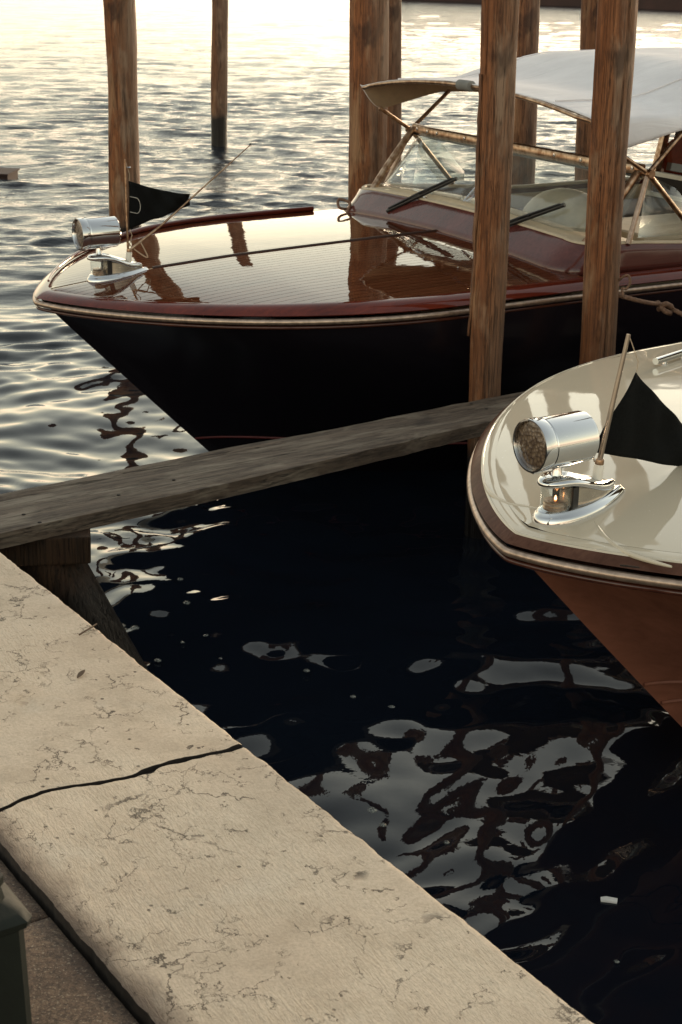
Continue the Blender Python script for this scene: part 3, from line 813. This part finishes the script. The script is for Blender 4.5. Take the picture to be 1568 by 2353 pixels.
def glass_sheet(name, rings, parent):
    n = len(rings[0]); V = [p for r_ in rings for p in r_]; F = []
    for i in range(len(rings)-1):
        for k in range(n-1): F.append((i*n+k, i*n+k+1, (i+1)*n+k+1, (i+1)*n+k))
    o = fixn(mesh_obj(name, V, F, 'glass', parent)); md = o.modifiers.new('solid', 'SOLIDIFY'); md.thickness = .005; return o

def superstructure(b, k0, canvas_bare=False):
    ST = 2.22
    wi = 1.135
    # coaming: front face with rounded corners running aft as the cockpit sides
    path = []
    nC = 12; rc = .22
    path += [(s, -wi) for s in np.linspace(7.4, ST+rc, 40)]
    path += [(ST+rc-rc*math.sin(t_), -wi+rc-rc*math.cos(t_)) for t_ in np.linspace(0, PI/2, nC)[1:]]
    path += [(ST, w_) for w_ in np.linspace(-wi+rc, wi-rc, 30)[1:-1]]
    path += [(ST+rc-rc*math.cos(t_), wi-rc+rc*math.sin(t_)) for t_ in np.linspace(0, PI/2, nC)]
    path += [(s, wi) for s in np.linspace(ST+rc, 7.4, 40)[1:]]
    def toppt(s, w_):
        f_ = max(0, min(1, (ST+rc-s)/rc)); 
        top = 1.205+.03*(1-(w_/wi)**2)*f_
        ins = .13*f_+.02*(1-f_)
        # inward direction
        if f_ <= 0: return (s, w_-math.copysign(.02, w_), 1.205-.07*min(1, max(0, (s-2.6)/.9)))
        cx, cy = s, w_
        if abs(w_) > wi-rc:
            ox, oy = ST+rc, math.copysign(wi-rc, w_); dx_, dy_ = ox-s, oy-w_; l_ = math.hypot(dx_, dy_)
            return (s+dx_/l_*ins, w_+dy_/l_*ins, top)
        return (s+ins, w_, top)
    V = []; F = []; nR = 5; n = len(path)
    rows = []
    for (s, w_) in path:
        t0 = Vector((s, w_, deckz(min(s, 4), min(abs(w_), 1.1), k0)-.01)); t1 = Vector(toppt(s, w_)); col_ = []
        for k in range(nR):
            q = k/(nR-1); p = t0.lerp(t1, q); col_.append(p)
        col_.append(t1+Vector((0, 0, .006))+(t1-t0).normalized()*0+Vector(((.012 if abs(w_) < wi-.001 else 0), -math.copysign(.012, w_) if abs(w_) > wi-rc else 0, 0)))
        rows.append(col_)
    V = [p for c_ in rows for p in c_]; m_ = nR+1
    for i in range(n-1):
        for k in range(m_-1): F.append((i*m_+k, i*m_+k+1, (i+1)*m_+k+1, (i+1)*m_+k))
    o = fixn(mesh_obj('coaming', V, F, 'coaming_wood', b)); md = o.modifiers.new('solid', 'SOLIDIFY'); md.thickness = .02; md.offset = 0
    # coaming cap (cream bead)
    tube('coaming_cap', [rows[i][-1]+Vector((0, 0, .006)) for i in range(n)], .012, 'cream', b, 8)
    # cockpit liner
    for sg in (-1, 1):
        box('cockpit_lining', (4.55, sg*1.085, .81), (4.1, .02, .60), 'cream', b, .003)
    box('cockpit_floor', (4.6, 0, .52), (5.0, 2.15, .03), 'mahogany_dark', b)
    # dashboard
    rings = []
    for w_ in np.linspace(-1.0, 1.0, 24):
        c_ = 1-(w_/1.0)**2; e_ = max(0, c_)**.5
        rings.append([Vector((ST+.13, w_, 1.19+.035*c_)), Vector((ST+.165, w_, 1.215+.04*c_)), Vector((ST+.20, w_, 1.225+.058*c_)), Vector((ST+.27, w_, 1.225+.060*c_)), Vector((ST+.34, w_, 1.20+.03*c_)), Vector((ST+.62, w_, 1.17+.01*c_)), Vector((ST+.64, w_, 1.13)), Vector((ST+.64, w_, .80)), Vector((ST+.14, w_, .80))])
    loft('dashboard', rings, 'cream', b, ang=50)
    # helm binnacle: thin rounded hump
    rings = []
    for k in range(13):
        t_ = k/12
        sc_ = math.sin(PI*min(1, max(.06, t_)))**.35
        pr = []
        for j in range(25):
            a_ = PI*j/24
            pr.append(Vector((2.66+.30*t_+.05*math.sin(a_), -.29+.30*math.cos(a_)*sc_, 1.15+.205*max(0, math.sin(a_))**.8*sc_)))
        rings.append(pr)
    loft('helm_binnacle', rings, 'cream', b, ang=60)
    # helm console with round vent
    box('helm_console', (3.6, -.35, .88), (1.0, .55, .52), 'cream', b, .03)
    vt = lathe('speaker_vent', [(.062, 0), (.062, .012), (.052, .016), (.05, .010), (.02, .010), (.01, .012)], 'grey', b, 28, Matrix.Translation((3.62, -.632, 1.03)) @ Matrix.Rotation(R(90), 4, 'X'))
    box('bench_seat', (4.0, .72, .98), (1.3, .5, .13), 'grey', b, .03)
    box('bench_base', (4.0, .72, .72), (1.25, .5, .38), 'cream', b, .01)
    # cabin bulkhead with windows
    cb = 4.5
    box('cabin_bulkhead', (cb+.02, 0, .80), (.04, 2.1, .52), 'grey', b, .004)
    wf = box('cabin_window', (cb, 0, 1.13), (.02, 1.9, .10), 'dark_window', b, .002)
    for z_ in (1.065, 1.195): box('window_frame', (cb-.005, 0, z_), (.035, 2.05, .028), 'white_plastic', wf, .004)
    for w_ in (-1.01, -.35, .35, 1.01): box('window_frame', (cb-.004, w_, 1.13), (.033, .028, .115), 'white_plastic', wf, .004)
    up = box('cabin_screen', (cb+.09, -.02, 1.345), (.02, 1.86, .27), 'dark_window', b, .003, (0, R(14), 0))
    box('screen_frame', (cb+.04, .955, 1.345), (.045, .045, .32), 'brass', up, .004, (0, R(14), 0))
    box('screen_frame', (cb+.125, 0, 1.485), (.03, 1.95, .025), 'brass', up, .004)
    # cabin body aft
    rr = []
    for s in (cb+.06, cb+.2, 5.5, 6.6, 7.2, 7.35):
        pr = []
        hh = {cb+.06: .96, cb+.2: 1.0, 5.5: 1.0, 6.6: .98, 7.2: .9, 7.35: .5}[s]
        for j in range(17):
            a_ = PI*j/16; pr.append(Vector((s, 1.0*math.copysign(abs(math.cos(a_))**.35, math.cos(a_)), 1.0+.49*hh*max(0, math.sin(a_))**.4)))
        rr.append(pr)
    loft('cabin', rr, 'mahogany', b, ang=50)
    # windscreen: panes, top rail, pillars
    ws_ = [(-1.02, 2.60), (-.93, 2.42)]
    def gl(zf, w_):
        bend = .10*max(0, (abs(w_)-.80)/.2)**2
        zb_ = 1.245+.035*(1-w_*w_) ; s_b = ST+.17+bend*2.2; s_t = ST+.44+bend*1.0
        return Vector((s_b+(s_t-s_b)*zf, w_, zb_+(1.535-zb_)*zf))
    bounds = [-1.0, -.02, .02, 1.0]
    for (a_, c_) in ((-1.0, -.012), (.012, 1.0)):
        glass_sheet('windscreen_pane', [[gl(k/8, a_+(c_-a_)*j/14) for k in range(9)] for j in range(15)], b)
    tube('windscreen_divider', [gl(k/8, 0)+Vector((-.004, 0, 0)) for k in range(9)], .006, 'chrome', b, 8)
    rp = [Vector((ST+.46+.06*max(0, abs(w_)-.8)*3, w_, 1.55)) for w_ in np.linspace(-1.03, 1.03, 26)]
    rings = [[p+Vector((dx_, 0, dz_)) for dx_, dz_ in ((-.014, -.024), (.010, -.024), (.014, -.018), (.014, .018), (.010, .024), (-.010, .024), (-.016, .018), (-.018, -.016))] for p in rp]
    rl = loft('windscreen_rail', rings, 'brass', b, ang=50)
    for w_ in (-.98, -.62, -.4, .42, .70, .80, .95):
        lathe('screw', [(.009, 0), (.009, .003), (.003, .004)], 'chrome', rl, 12, Matrix.Translation((ST+.46-.0175+.06*max(0, abs(w_)-.8)*3, w_, 1.552)) @ Matrix.Rotation(R(-90), 4, 'Y'))
    tube('rail_underside', [p+Vector((.0, 0, -.032)) for p in rp], .009, 'rubber', b, 8)
    for sg in (-1, 1):
        tube('windscreen_pillar', spline([(2.70, sg*1.02, 1.535), (2.60, sg*1.02, 1.42), (2.48, sg*1.01, 1.28), (2.36, sg*.98, 1.14)], 5), .021, 'brass', b, 10)
        side = [[Vector((2.72, sg*1.03, 1.22)), Vector((2.76, sg*1.03, 1.52))], [Vector((2.9, sg*1.05, 1.22)), Vector((2.92, sg*1.05, 1.45))], [Vector((3.1, sg*1.06, 1.22)), Vector((3.1, sg*1.06, 1.27))]]
        glass_sheet('quarter_glass', side, b)
        hub = (2.72, sg*1.07, 1.535)
        tube('canopy_strut', [(2.49, sg*1.05, 1.67), hub], .011, 'brass', b, 10)
        tube('canopy_strut', [hub, (2.97, sg*1.05, 1.75)], .012, 'brass', b, 10)
        tube('canopy_strut', [hub, (3.05, sg*1.10, 1.20)], .013, 'brass', b, 10)
        tube('canopy_strap', [hub, (2.585, sg*1.12, 1.215)], .014, 'rail_light', b, 8)
        tube('hub_pin', [(2.72, sg*1.03, 1.535), (2.72, sg*1.10, 1.535)], .02, 'brass', b, 12)
    # canopy
    def ctop(s, w_):
        q = min(1, max(0, (s-2.80)/.65)); q = q*q*(3-2*q)
        c0 = 1.89+.135*q; ed = 1.795+.115*q
        sag = .012*math.sin((s-2.39)*PI/.75)**2*(1 if s > 2.6 else 0)
        u = min(1, abs(w_)/1.07)
        return ed+(c0-ed)*(1-u**2.2)-sag*(1-u)
    def cbot(s):
        if s < 2.52: return 1.665+.135*((2.52-s)/.13)**1.6
        return 1.66+.075*min(1, (s-2.52)/.4)**.8+.006*math.sin(s*9)
    ss = list(np.linspace(2.39, 2.56, 8))+list(np.linspace(2.60, 5.2, 40))
    V = []; F = []; nw = 34; m_ = nw+1+2*5
    for s in ss:
        row = []
        for j in range(5, 0, -1):
            t_ = j/5; zt_ = ctop(s, 1.07); row.append(Vector((s, -1.07-.03*math.sin(t_*PI/2), zt_+(cbot(s)-zt_)*t_)))
        for j in range(nw+1):
            w_ = -1.07+2.14*j/nw; row.append(Vector((s-.03*(1-(w_/1.07)**2)*(1 if s < 2.6 else 0), w_, ctop(s, w_)+.004*fbm(s*3, w_*3))))
        for j in range(1, 6):
            t_ = j/5; zt_ = ctop(s, 1.07); row.append(Vector((s, 1.07+.03*math.sin(t_*PI/2), zt_+(cbot(s)-zt_)*t_)))
        V += row
    m_ = nw+11
    for i in range(len(ss)-1):
        for k in range(m_-1): F.append((i*m_+k, i*m_+k+1, (i+1)*m_+k+1, (i+1)*m_+k))
    cv = fixn(mesh_obj('canopy', V, F, 'canvas', b)); md = cv.modifiers.new('solid', 'SOLIDIFY'); md.thickness = .004
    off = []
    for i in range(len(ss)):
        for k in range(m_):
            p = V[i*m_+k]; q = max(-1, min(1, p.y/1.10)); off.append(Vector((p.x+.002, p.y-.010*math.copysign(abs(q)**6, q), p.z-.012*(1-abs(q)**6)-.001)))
    fixn(mesh_obj('canopy_underside', off, F, 'underside', b))  # separate beige sheet just below the white canvas
    hp = [Vector((2.365 if abs(w_) < 1.0 else 2.39, w_, ctop(2.39, w_)-.014)) for w_ in np.linspace(-1.06, 1.06, 40)]
    tube('canopy_bow', hp, .011, 'brass', b, 8)
    for s in (2.97, 3.9, 5.0):
        tube('canopy_bow', [Vector((s, w_, ctop(s, w_)-.016)) for w_ in np.linspace(-1.05, 1.05, 30)], .011, 'chrome', b, 8)
    tube('foam_sleeve', [Vector((2.36, w_, ctop(2.39, w_)-.012)) for w_ in np.linspace(-.075, .035, 5)], .027, 'foam', b, 14)
    for sg in (-1, 1):
        tube('seam_tape', [Vector((s, sg*.72, ctop(s, .72)+.006)) for s in np.linspace(2.41, 5.1, 20)], .004, 'canvas', cv, 6)
    # wipers
    for (p0, p1, piv) in (((2.25, .55, 1.162), (2.455, .175, 1.375), (2.365, .37, 1.25)), ((2.25, -.35, 1.165), (2.455, -.78, 1.365), (2.365, -.50, 1.25))):
        p0, p1, piv = Vector(p0), Vector(p1), Vector(piv)
        bl = tube('wiper', [p0, p0.lerp(p1, .5), p1], .011, 'rubber', b, 8)
        tube('wiper_arm', [piv, piv.lerp(p0.lerp(p1, .5), .6)+Vector((-.012, 0, .012)), p0.lerp(p1, .62)+Vector((-.012, 0, .008))], .007, 'rubber', bl, 8)
        tube('wiper_bracket', [p0.lerp(p1, .04)+Vector((-.008, 0, .010)), p0.lerp(p1, .5)+Vector((-.014, 0, .014)), p0.lerp(p1, .96)+Vector((-.008, 0, .010))], .006, 'rubber', bl, 6)
        lathe('wiper_pivot', [(.017, 0), (.017, .01), (.009, .02)], 'chrome', bl, 14, Matrix.Translation(piv+Vector((.02, 0, -.012))) @ Matrix.Rotation(R(-50), 4, 'Y'))

def pennant(b, name, pts, label, pole_pts, loopmark, curl=.02):
    """pts: hoist top, hoist bottom, fly top, fly bottom in the boat's frame; becomes a top-level thing"""
    ht, hb, ft, fb = [Vector(p) for p in pts]; V = []; F = []; n = 30; m_ = 14
    for i in range(n+1):
        t_ = i/n
        for j in range(m_+1):
            q = j/m_; p = ht.lerp(ft, t_).lerp(hb.lerp(fb, t_), q)
            y = curl*math.sin(t_*5.2+q*1.3)*t_+.010*math.sin(t_*13+q*4)*t_**.5+.005*math.sin(t_*23-q*7)
            V.append(p+Vector((0, y, -.01*math.sin(t_*PI)*(1-q))))
    c_ = m_+1
    for i in range(n):
        for j in range(m_): F.append((i*c_+j, i*c_+j+1, (i+1)*c_+j+1, (i+1)*c_+j))
    root = thing(name, label, 'flag'); root.matrix_world = b.matrix_world.copy() if False else Matrix.Translation(b.location) @ Matrix.Rotation(b.rotation_euler.z, 4, 'Z')
    o = mesh_obj('cloth', V, F, 'flag', root); md = o.modifiers.new('solid', 'SOLIDIFY'); md.thickness = .003
    tube('halyard', [pole_pts[1], ht+Vector((.004, 0, .03)), ht], .0014, 'string', root, 6)
    tube('halyard', [hb, hb+Vector((.01, 0, -.03)), pole_pts[0]], .0022, 'string', root, 6)
    if loopmark:
        L_ = []
        c0 = ht.lerp(hb, .32); c1 = ht.lerp(hb, .64); fx = (ft-ht).normalized()
        for k in range(13):
            a_ = -PI/2+PI*k/12; mid = c0.lerp(c1, .5); hgt = (c1-c0).length/2
            L_.append(mid+fx*(.035+.022*math.cos(a_))+(c0-c1).normalized()*hgt*math.sin(a_)+Vector((0, -.006, 0)))
        L_ = [c1+Vector((0, -.006, 0))]+L_+[c0+Vector((0, -.006, 0))]
        tube('sewn_loop', L_, .0016, 'stitch', root, 5)
    return root

def boat(kind, x, y, yaw, label):
    dark = kind == 'dark'; k0 = 0 if dark else 1
    b = thing('motor_launch', label, 'boat', (x, y, 0), yaw)
    h, rows, HV = hull(b, k0, 'hull_black' if dark else 'mahogany_hull')
    halfround('rubbing_strake', .010, -.012, .017, 'rail_light', b, k0)
    halfround('under_moulding', .004, -.038, .010, 'mahogany_dark', b, k0)
    halfround('upper_bead', -.014, .012, .007, 'mahogany' if dark else 'mahogany_dark', b, k0)
    # covering board / shoulder
    dd = [.010, .013, .016, .028, .042, .056, .070, DI]
    if dark:
        ring_strip('covering_board', dd, [(lambda s, d=d: shoulder(d, s)+.002) for d in dd], 'mahogany', b, k0)
    else:
        ring_strip('covering_board', dd[:4]+[.042], [(lambda s, d=d: shoulder(d, s)+.002) for d in dd[:4]+[.042]], 'board_matte', b, k0)
        ring_strip('deck_bead', [.040, .0405, .044, .048, .0485], [(lambda s, d=d, e_=e_: shoulder(d, s)+e_) for d, e_ in ((.040, 0), (.0405, .003), (.044, .0045), (.048, .003), (.0485, 0))], 'white_deck', b, k0)
        ring_strip('deck_edge', [.046, .060, .070, DI], [(lambda s, d=d: shoulder(d, s)+.002) for d in (.046, .060, .070, DI)], 'white_deck', b, k0)
    P = offs(DI); s_in0 = P[0][0]; s_end = 2.30
    def s_start(w_):
        for i in range(len(P)-1):
            if P[i+1][1] >= abs(w_):
                f_ = (abs(w_)-P[i][1])/max(1e-9, P[i+1][1]-P[i][1]); return P[i][0]+(P[i+1][0]-P[i][0])*f_
        return None
    wmax = interp_w(P, s_end)
    def strip(name, w0, w1, mat, dz, parent, nseg=36):
        V = []; F = []
        ww = [w0, (w0+w1)/2, w1] if name == 'deck_plank' else list(np.linspace(w0, w1, max(2, int((w1-w0)/.02))))
        for k in range(nseg+1):
            for w_ in ww:
                s0 = s_start(max(-wmax, min(wmax, w_)))
                if s0 is None: s0 = s_end-.01
                s = s0+(s_end-s0)*(k/nseg)**1.4
                V.append((s, w_, deckz(s, w_, k0)+dz))
        c_ = len(ww)
        for k in range(nseg):
            for j in range(c_-1): F.append((k*c_+j, k*c_+j+1, (k+1)*c_+j+1, (k+1)*c_+j))
        return fixn(mesh_obj(name, V, F, mat, parent))
    if dark:
        strip('deck_base', -wmax+.002, wmax-.002, 'caulk', -.0005, b, 60)
        pw_, gp = .0465, .0030
        w_ = .014
        while w_ < wmax-.01:
            e_ = min(w_+pw_-gp, wmax-.001)
            for sg in (1, -1):
                a_, c_ = (w_, e_) if sg > 0 else (-e_, -w_)
                strip('deck_plank', a_, c_, 'mahogany_deck', .002, b)
            w_ += pw_
        tube('king_seam', [(s, 0, deckz(s, 0, k0)+.003) for s in np.linspace(.60, 2.22, 30)], .007, 'seam', b, 6)
        # toe strip along the far gunwale, and a matching one near
        for sg in (1,):
            tube('toe_rail', [(s, sg*(interp_w(offs(.075), s)), sheer(s, k0)+shoulder(.07, s)+.016) for s in np.linspace(.12, 2.12, 56)], [.006+.009*min(1, i/14) for i in range(56)], 'mahogany', b, 8)
    else:
        strip('deck_panel', -wmax+.0005, wmax-.0005, 'white_deck', .0025, b, 70)
        for pts in ([(.20, .35), (.165, .27), (.155, .17), (.185, .06), (.20, .0)], [(.235, -.10), (.195, -.19), (.180, -.28), (.185, -.36), (.20, -.44)]):
            q = spline([(s, w_, 0) for s, w_ in pts], 10)
            n_ = len(q)
            tube('highlight_rib', [Vector((p.x, p.y, deckz(p.x, p.y, k0)+.0025-(.002+.0040*math.sin(PI*i/(n_-1))))) for i, p in enumerate(q)], [.003+.0055*math.sin(PI*i/(n_-1)) for i in range(n_)], 'white_deck', b, 10)  # low ribs added to draw the two curved highlights on the deck
        # far bow handle rail
        r0, r1 = Vector((1.40, .92, 1.155)), Vector((2.0, 1.06, 1.165))
        hr = tube('grab_rail', [r0, r0.lerp(r1, .5), r1], .013, 'chrome', b, 12)
        for t_ in (.10, .30, .62, .9):
            p = r0.lerp(r1, t_); tube('rail_leg', [p, Vector((p.x, p.y, deckz(p.x, p.y, k0)-.004))], [.009, .011], 'chrome', hr, 8)
        # join between covering boards
        box('board_joint', (.125, -.365, sheer(.12, k0)+.036), (.0025, .05, .004), 'grime', b, 0, (0, 0, R(40)))
    # stripes on the hull
    def hull_line(name, t_, mat, rr, a0, a1, off):
        q = t_*16; i0 = int(q); f_ = q-i0; P_ = []
        N_ = len(rows[0]); half = N_//2
        for i in range(int(half*a0), int(half*a1)):
            a_ = Vector(HV[rows[i0][half-i]]); c_ = Vector(HV[rows[min(16, i0+1)][half-i]]); P_.append(a_.lerp(c_, f_)+Vector((-.003, -off, 0)))
        tube(name, P_, rr, mat, b, 6)
    if dark: hull_line('boot_stripe', .585, 'red', .006, .04, .8, .001)
    else:
        hull_line('spray_rail', .40, 'mahogany_hull', .007, .05, .8, .002)
        hull_line('spray_rail', .46, 'mahogany_hull', .007, .05, .8, .002)
    # deck fitting, flag and searchlight
    if dark: s0, z0, tl = .270, deckz(.27, 0, k0)+.004, .05
    else: s0, z0, tl = .118, deckz(.12, 0, k0)+.006, .10
    fs, fz = bow_fitting(b, s0, z0, tl, not dark)
    if dark:
        pp = [(fs, 0, fz+.06), (.475, 0, 1.60)]
        st_ = tube('flag_staff', pp, [.006, .004], 'brass', b, 8)
        an = tube('bow_antenna', [(fs+.005, 0, fz+.06), (fs+.16, 0, 1.27), (1.13, 0, 1.635)], [.007, .006, .0025], 'brass', b, 8)
        lathe('antenna_tip', [(.003, -.005), (.009, 0), (.003, .006)], 'rubber', an, 8, Matrix.Translation((1.13, 0, 1.637)))
        tube('stay_line', spline([(fs, 0, fz+.10), (fs+.04, .01, fz+.06), (fs+.10, .0, fz+.02), (fs+.06, -.01, fz+.10)], 6), .003, 'string', b, 6)
        lathe('staff_ring', [(.010, 0), (.013, .003), (.010, .006)], 'chrome', st_, 12, Matrix.Translation((.49, 0, 1.56)))
        pennant(b, 'pennant', [(.492, .0, 1.50), (.488, 0, 1.275), (.812, .03, 1.415), (.812, .03, 1.36)], 'black pennant with a sewn loop, flying from the dark boat\'s bow staff', pp, True)
    else:
        pp = [(fs+.005, 0, fz+.06), (.405, .0, 1.555)]
        st_ = tube('flag_staff', pp+[], [.0082, .0062], 'brass_pole', b, 12)
        pennant(b, 'pennant', [(.463, .02, 1.435), (.318, .02, 1.225), (.84, .05, 1.13), (.84, .05, 1.07)], 'large black pennant hanging behind the cream boat\'s bow staff', pp, False, .012)
    superstructure(b, k0)
    return b
dark = boat('dark', -1.4368, 7.4445, .5229, 'black hulled launch with glossy mahogany foredeck, windscreen and white canopy')
white = boat('white', .4447, 4.1516, .5718, 'launch with cream foredeck, brown varnished hull and chrome searchlight, nearest the quay')
print('boats done')

# ------------------------------------------------------------------ ROPES
def bl(b, s, w_, z): return Matrix.Translation(b.location) @ Matrix.Rotation(b.rotation_euler.z, 4, 'Z') @ Vector((s, w_, z))
rp1 = rope('mooring_rope', [bl(dark, 2.66, 1.06, 1.42), bl(dark, 2.52, 1.05, 1.30), bl(dark, 2.42, 1.02, 1.22), bl(dark, 2.35, 1.02, 1.17), bl(dark, 2.26, .98, 1.12), bl(dark, 2.18, .96, 1.13), bl(dark, 2.20, 1.0, 1.17), bl(dark, 2.25, .96, 1.15), bl(dark, 2.22, .93, 1.10), bl(dark, 2.3, .90, 1.11), bl(dark, 2.36, .98, 1.20)], .007)
tag(rp1, 'frayed brown rope knotted around the corner pillar of the dark boat\'s windscreen', 'rope')
rp2 = rope('mooring_rope', [(1.24, 7.33, 1.06), (1.38, 7.36, 1.02), (1.50, 7.5, .975), (1.60, 7.42, .94), (1.72, 7.30, .90), (1.95, 7.1, .82), (2.3, 6.8, .75)], .009)
tag(rp2, 'brown mooring rope running right from the split pile past the dark boat\'s rail', 'rope')
tube('hose_sleeve', [(1.665, 7.35, .922), (1.95, 7.1, .82), (2.2, 6.89, .772)], .024, 'sleeve', rp2, 14)
rope('knot', [(1.48, 7.50, .955), (1.50, 7.46, .99), (1.535, 7.48, .97), (1.51, 7.53, .95), (1.475, 7.51, .985), (1.50, 7.45, .96), (1.53, 7.47, .945)], .011, rp2)
rp3 = rope('rope_loop', [(1.25, 7.30, 1.13), (1.266, 7.27, 1.155), (1.285, 7.26, 1.16), (1.295, 7.26, 1.13), (1.28, 7.26, 1.10), (1.262, 7.27, 1.10), (1.268, 7.26, 1.07), (1.28, 7.26, 1.055)], .005)
tag(rp3, 'small pale rope loop at the right side of the rightmost split pile', 'rope')

# ------------------------------------------------------------------ SMALL THINGS
def bubble(x, y, r_, nm='foam_bubble', label='small pale foam bubble floating on the dark water between quay and boats', grp='foam bubbles on the dark water', cat='bubble', flat=.45):
    V = []; F = []; n = 12; m_ = 5
    for i in range(m_+1):
        a_ = PI/2*i/m_
        for k in range(n):
            q = 1+.14*mnoise.noise(Vector((math.cos(2*PI*k/n)*2+x*9, math.sin(2*PI*k/n)*2, y*9)))
            V.append((r_*q*math.cos(a_)*math.cos(2*PI*k/n), r_*q*math.cos(a_)*math.sin(2*PI*k/n), r_*flat*math.sin(a_)))
    for i in range(m_):
        for k in range(n): F.append((i*n+k, i*n+(k+1) % n, (i+1)*n+(k+1) % n, (i+1)*n+k))
    o = mesh_obj(nm, V, F, 'froth'); o.location = (x, y, -.002); return tag(o, label, cat, grp)
fm = NT('froth'); fv = fm.coords(); ff = fm.noise(fv, 90, 3)
fm.set(color=(.30, .31, .28), rough=.25, normal=fm.bump(ff, .8, .004)); 
_t = fm.new('ShaderNodeBsdfTransparent'); _m = fm.new('ShaderNodeMixShader'); fm.link(fm.ramp(ff, [(.4, .75), (.6, .25)]), _m.inputs[0])
fm.link(fm.b.outputs[0], _m.inputs[1]); fm.link(_t.outputs[0], _m.inputs[2]); fm.link(_m.outputs[0], fm.out.inputs[0]); M['froth'] = fm.m
BUB = {(-.81, 5.895): 'largest foam bubble, floating close to the foot of the braced post', (-.629, 6.16): 'rounded foam bubble in dark water right of the pale reflection by the post',
 (-.521, 5.83): 'foam bubble farthest right of the cluster beside the braced post', (-.686, 5.593): 'foam bubble next to the quay edge below the braced post',
 (-.736, 6.737): 'foam bubble just under the plank at the edge of the bright reflection', (-.766, 6.189): 'foam bubble between the braced post and the bright reflection',
 (-.681, 6.424): 'foam bubble on the right border of the bright reflection below the plank', (.107, 4.485): 'broad foam bubble above the quay slab, among grey reflections left of centre',
 (-.122, 5.517): 'foam bubble alone in dark water at the middle of the basin', (.187, 5.214): 'foam bubble on the upper edge of the large grey reflection',
 (.139, 4.398): 'flat foam bubble just below the broad one near the quay', (.809, 4.222): 'pale foam bubble straight above the white scrap', (.302, 3.473): 'lowest foam bubble, close to the quay edge at the bottom',
 (.05, 5.3): 'foam bubble left of the one on the upper edge of the grey reflection', (.33, 4.3): 'foam bubble amid the pile reflections left of the white scrap'}
for (x, y, r_) in [(-.81, 5.895, .019), (-.629, 6.16, .016), (-.521, 5.83, .014), (-.686, 5.593, .014), (-.736, 6.737, .013), (-.766, 6.189, .015), (-.681, 6.424, .013), (-.609, 5.765, .009),
                   (-.613, 6.606, .008), (.107, 4.485, .020), (-.122, 5.517, .013), (.187, 5.214, .015), (.139, 4.398, .012), (-.303, 5.965, .008), (.809, 4.222, .012),
                   (.302, 3.473, .010), (-.58, 6.0, .007), (-.45, 5.62, .007), (-.4, 6.2, .006), (.05, 5.3, .011), (.33, 4.3, .010), (.2, 4.9, .007), (.5, 3.6, .007), (.75, 3.7, .008), (.28, 5.12, .008), (-.2, 4.95, .008)]:
    lab = BUB.get((x, y))
    if lab: bubble(x, y, r_, label=lab)
    else: bubble(x, y, r_, label='tiny foam speck, one of the faintest floating on the dark water below the plank')
fp = thing('floating_scrap', 'small white scrap floating on the black water right of the quay edge', 'litter', (.768, 3.966, .010), R(-12))
fp_ = tube('paper', [(-.022, 0, .004), (-.008, .001, .006), (.024, 0, .005)], [.009, .0105, .010], 'butt', fp, 10)
fp2 = tube('drift_twig', [(-.02, 0, 0), (.01, .004, .003), (.05, -.01, .002)], [.003, .004, .002], 'leaf', None, 6)
fp2.location = (-1.02, 7.0, .006); tag(fp2, 'thin pale twig floating on bright water below the plank', 'twig')
tw = tube('dry_twig', spline([(-.635, 3.63, ZQ+.004), (-.618, 3.655, ZQ+.007), (-.602, 3.695, ZQ+.005)], 4), .0022, 'leaf', None, 6)
tag(tw, 'thin dry twig lying across the edge of the far quay slab', 'twig')
def leaf(x, y, rz):
    V = []; F = []
    for i in range(7):
        t_ = i/6; wd = .006*math.sin(PI*t_)**.8+.0006
        for j in (-1, 0, 1): V.append(((t_-.5)*.036, j*wd, .002+.006*t_*t_+.003*abs(j)*math.sin(PI*t_)))
    for i in range(6):
        for j in range(2): F.append((i*3+j, i*3+j+1, (i+1)*3+j+1, (i+1)*3+j))
    o = mesh_obj('dry_leaf', V, F, 'leaf'); o.location = (x, y, ZQ+.001); o.rotation_euler = (0, 0, rz)
    md = o.modifiers.new('solid', 'SOLIDIFY'); md.thickness = .001; return o
tag(leaf(-.595, 3.402, 1.2), 'small curled dead leaf in the middle of the far quay slab', 'leaf')

# ------------------------------------------------------------------ FAR THINGS
fl = thing('floating_pontoon', 'long low brown wooden pontoon across the far canal at the top right', 'pontoon')
def quadbox(name, p0, p1, wid, z0, z1, mat, par):
    p0, p1 = Vector(p0), Vector(p1); d = (p1-p0).normalized(); n_ = Vector((-d.y, d.x, 0))*wid
    return prism(name, [p0, p1, p1+n_, p0+n_], z0, z1, mat, par)
M['far_dark'] = simple('far_dark_wood', (.035, .015, .012), .8, scale=.8, var=.4, bumps=0)
M['far_light'] = simple('far_deck_wood', (.16, .09, .065), .8, scale=.8, var=.3, bumps=0)
quadbox('fender_side', (2.6, 83.5, 0), (36, 54, 0), 6, -.3, .85, 'far_dark', fl)
quadbox('deck', (2.5, 83.6, 0), (36, 53.9, 0), 6.2, .853, 1.05, 'far_light', fl)
for i in range(8):
    t_ = i/7; p = Vector((2.6, 83.5, 0)).lerp(Vector((36, 54, 0)), t_); box('bollard', (p.x+.4, p.y+.5, 1.3), (.35, .35, .5), 'far_dark', fl, .03)
wb = thing('floating_beam', 'end of a low brown timber raft at the left edge of the picture', 'raft', (0, 0, 0))
prism('side', [(-3.80, 18.5, 0), (-3.77, 18.95, 0), (-7.5, 19.6, 0), (-7.5, 18.9, 0)], -.1, .055, 'far_dark', wb)
prism('top_board', [(-3.79, 18.47, 0), (-3.75, 18.98, 0), (-7.5, 19.65, 0), (-7.5, 18.87, 0)], .058, .075, 'far_dark', wb)
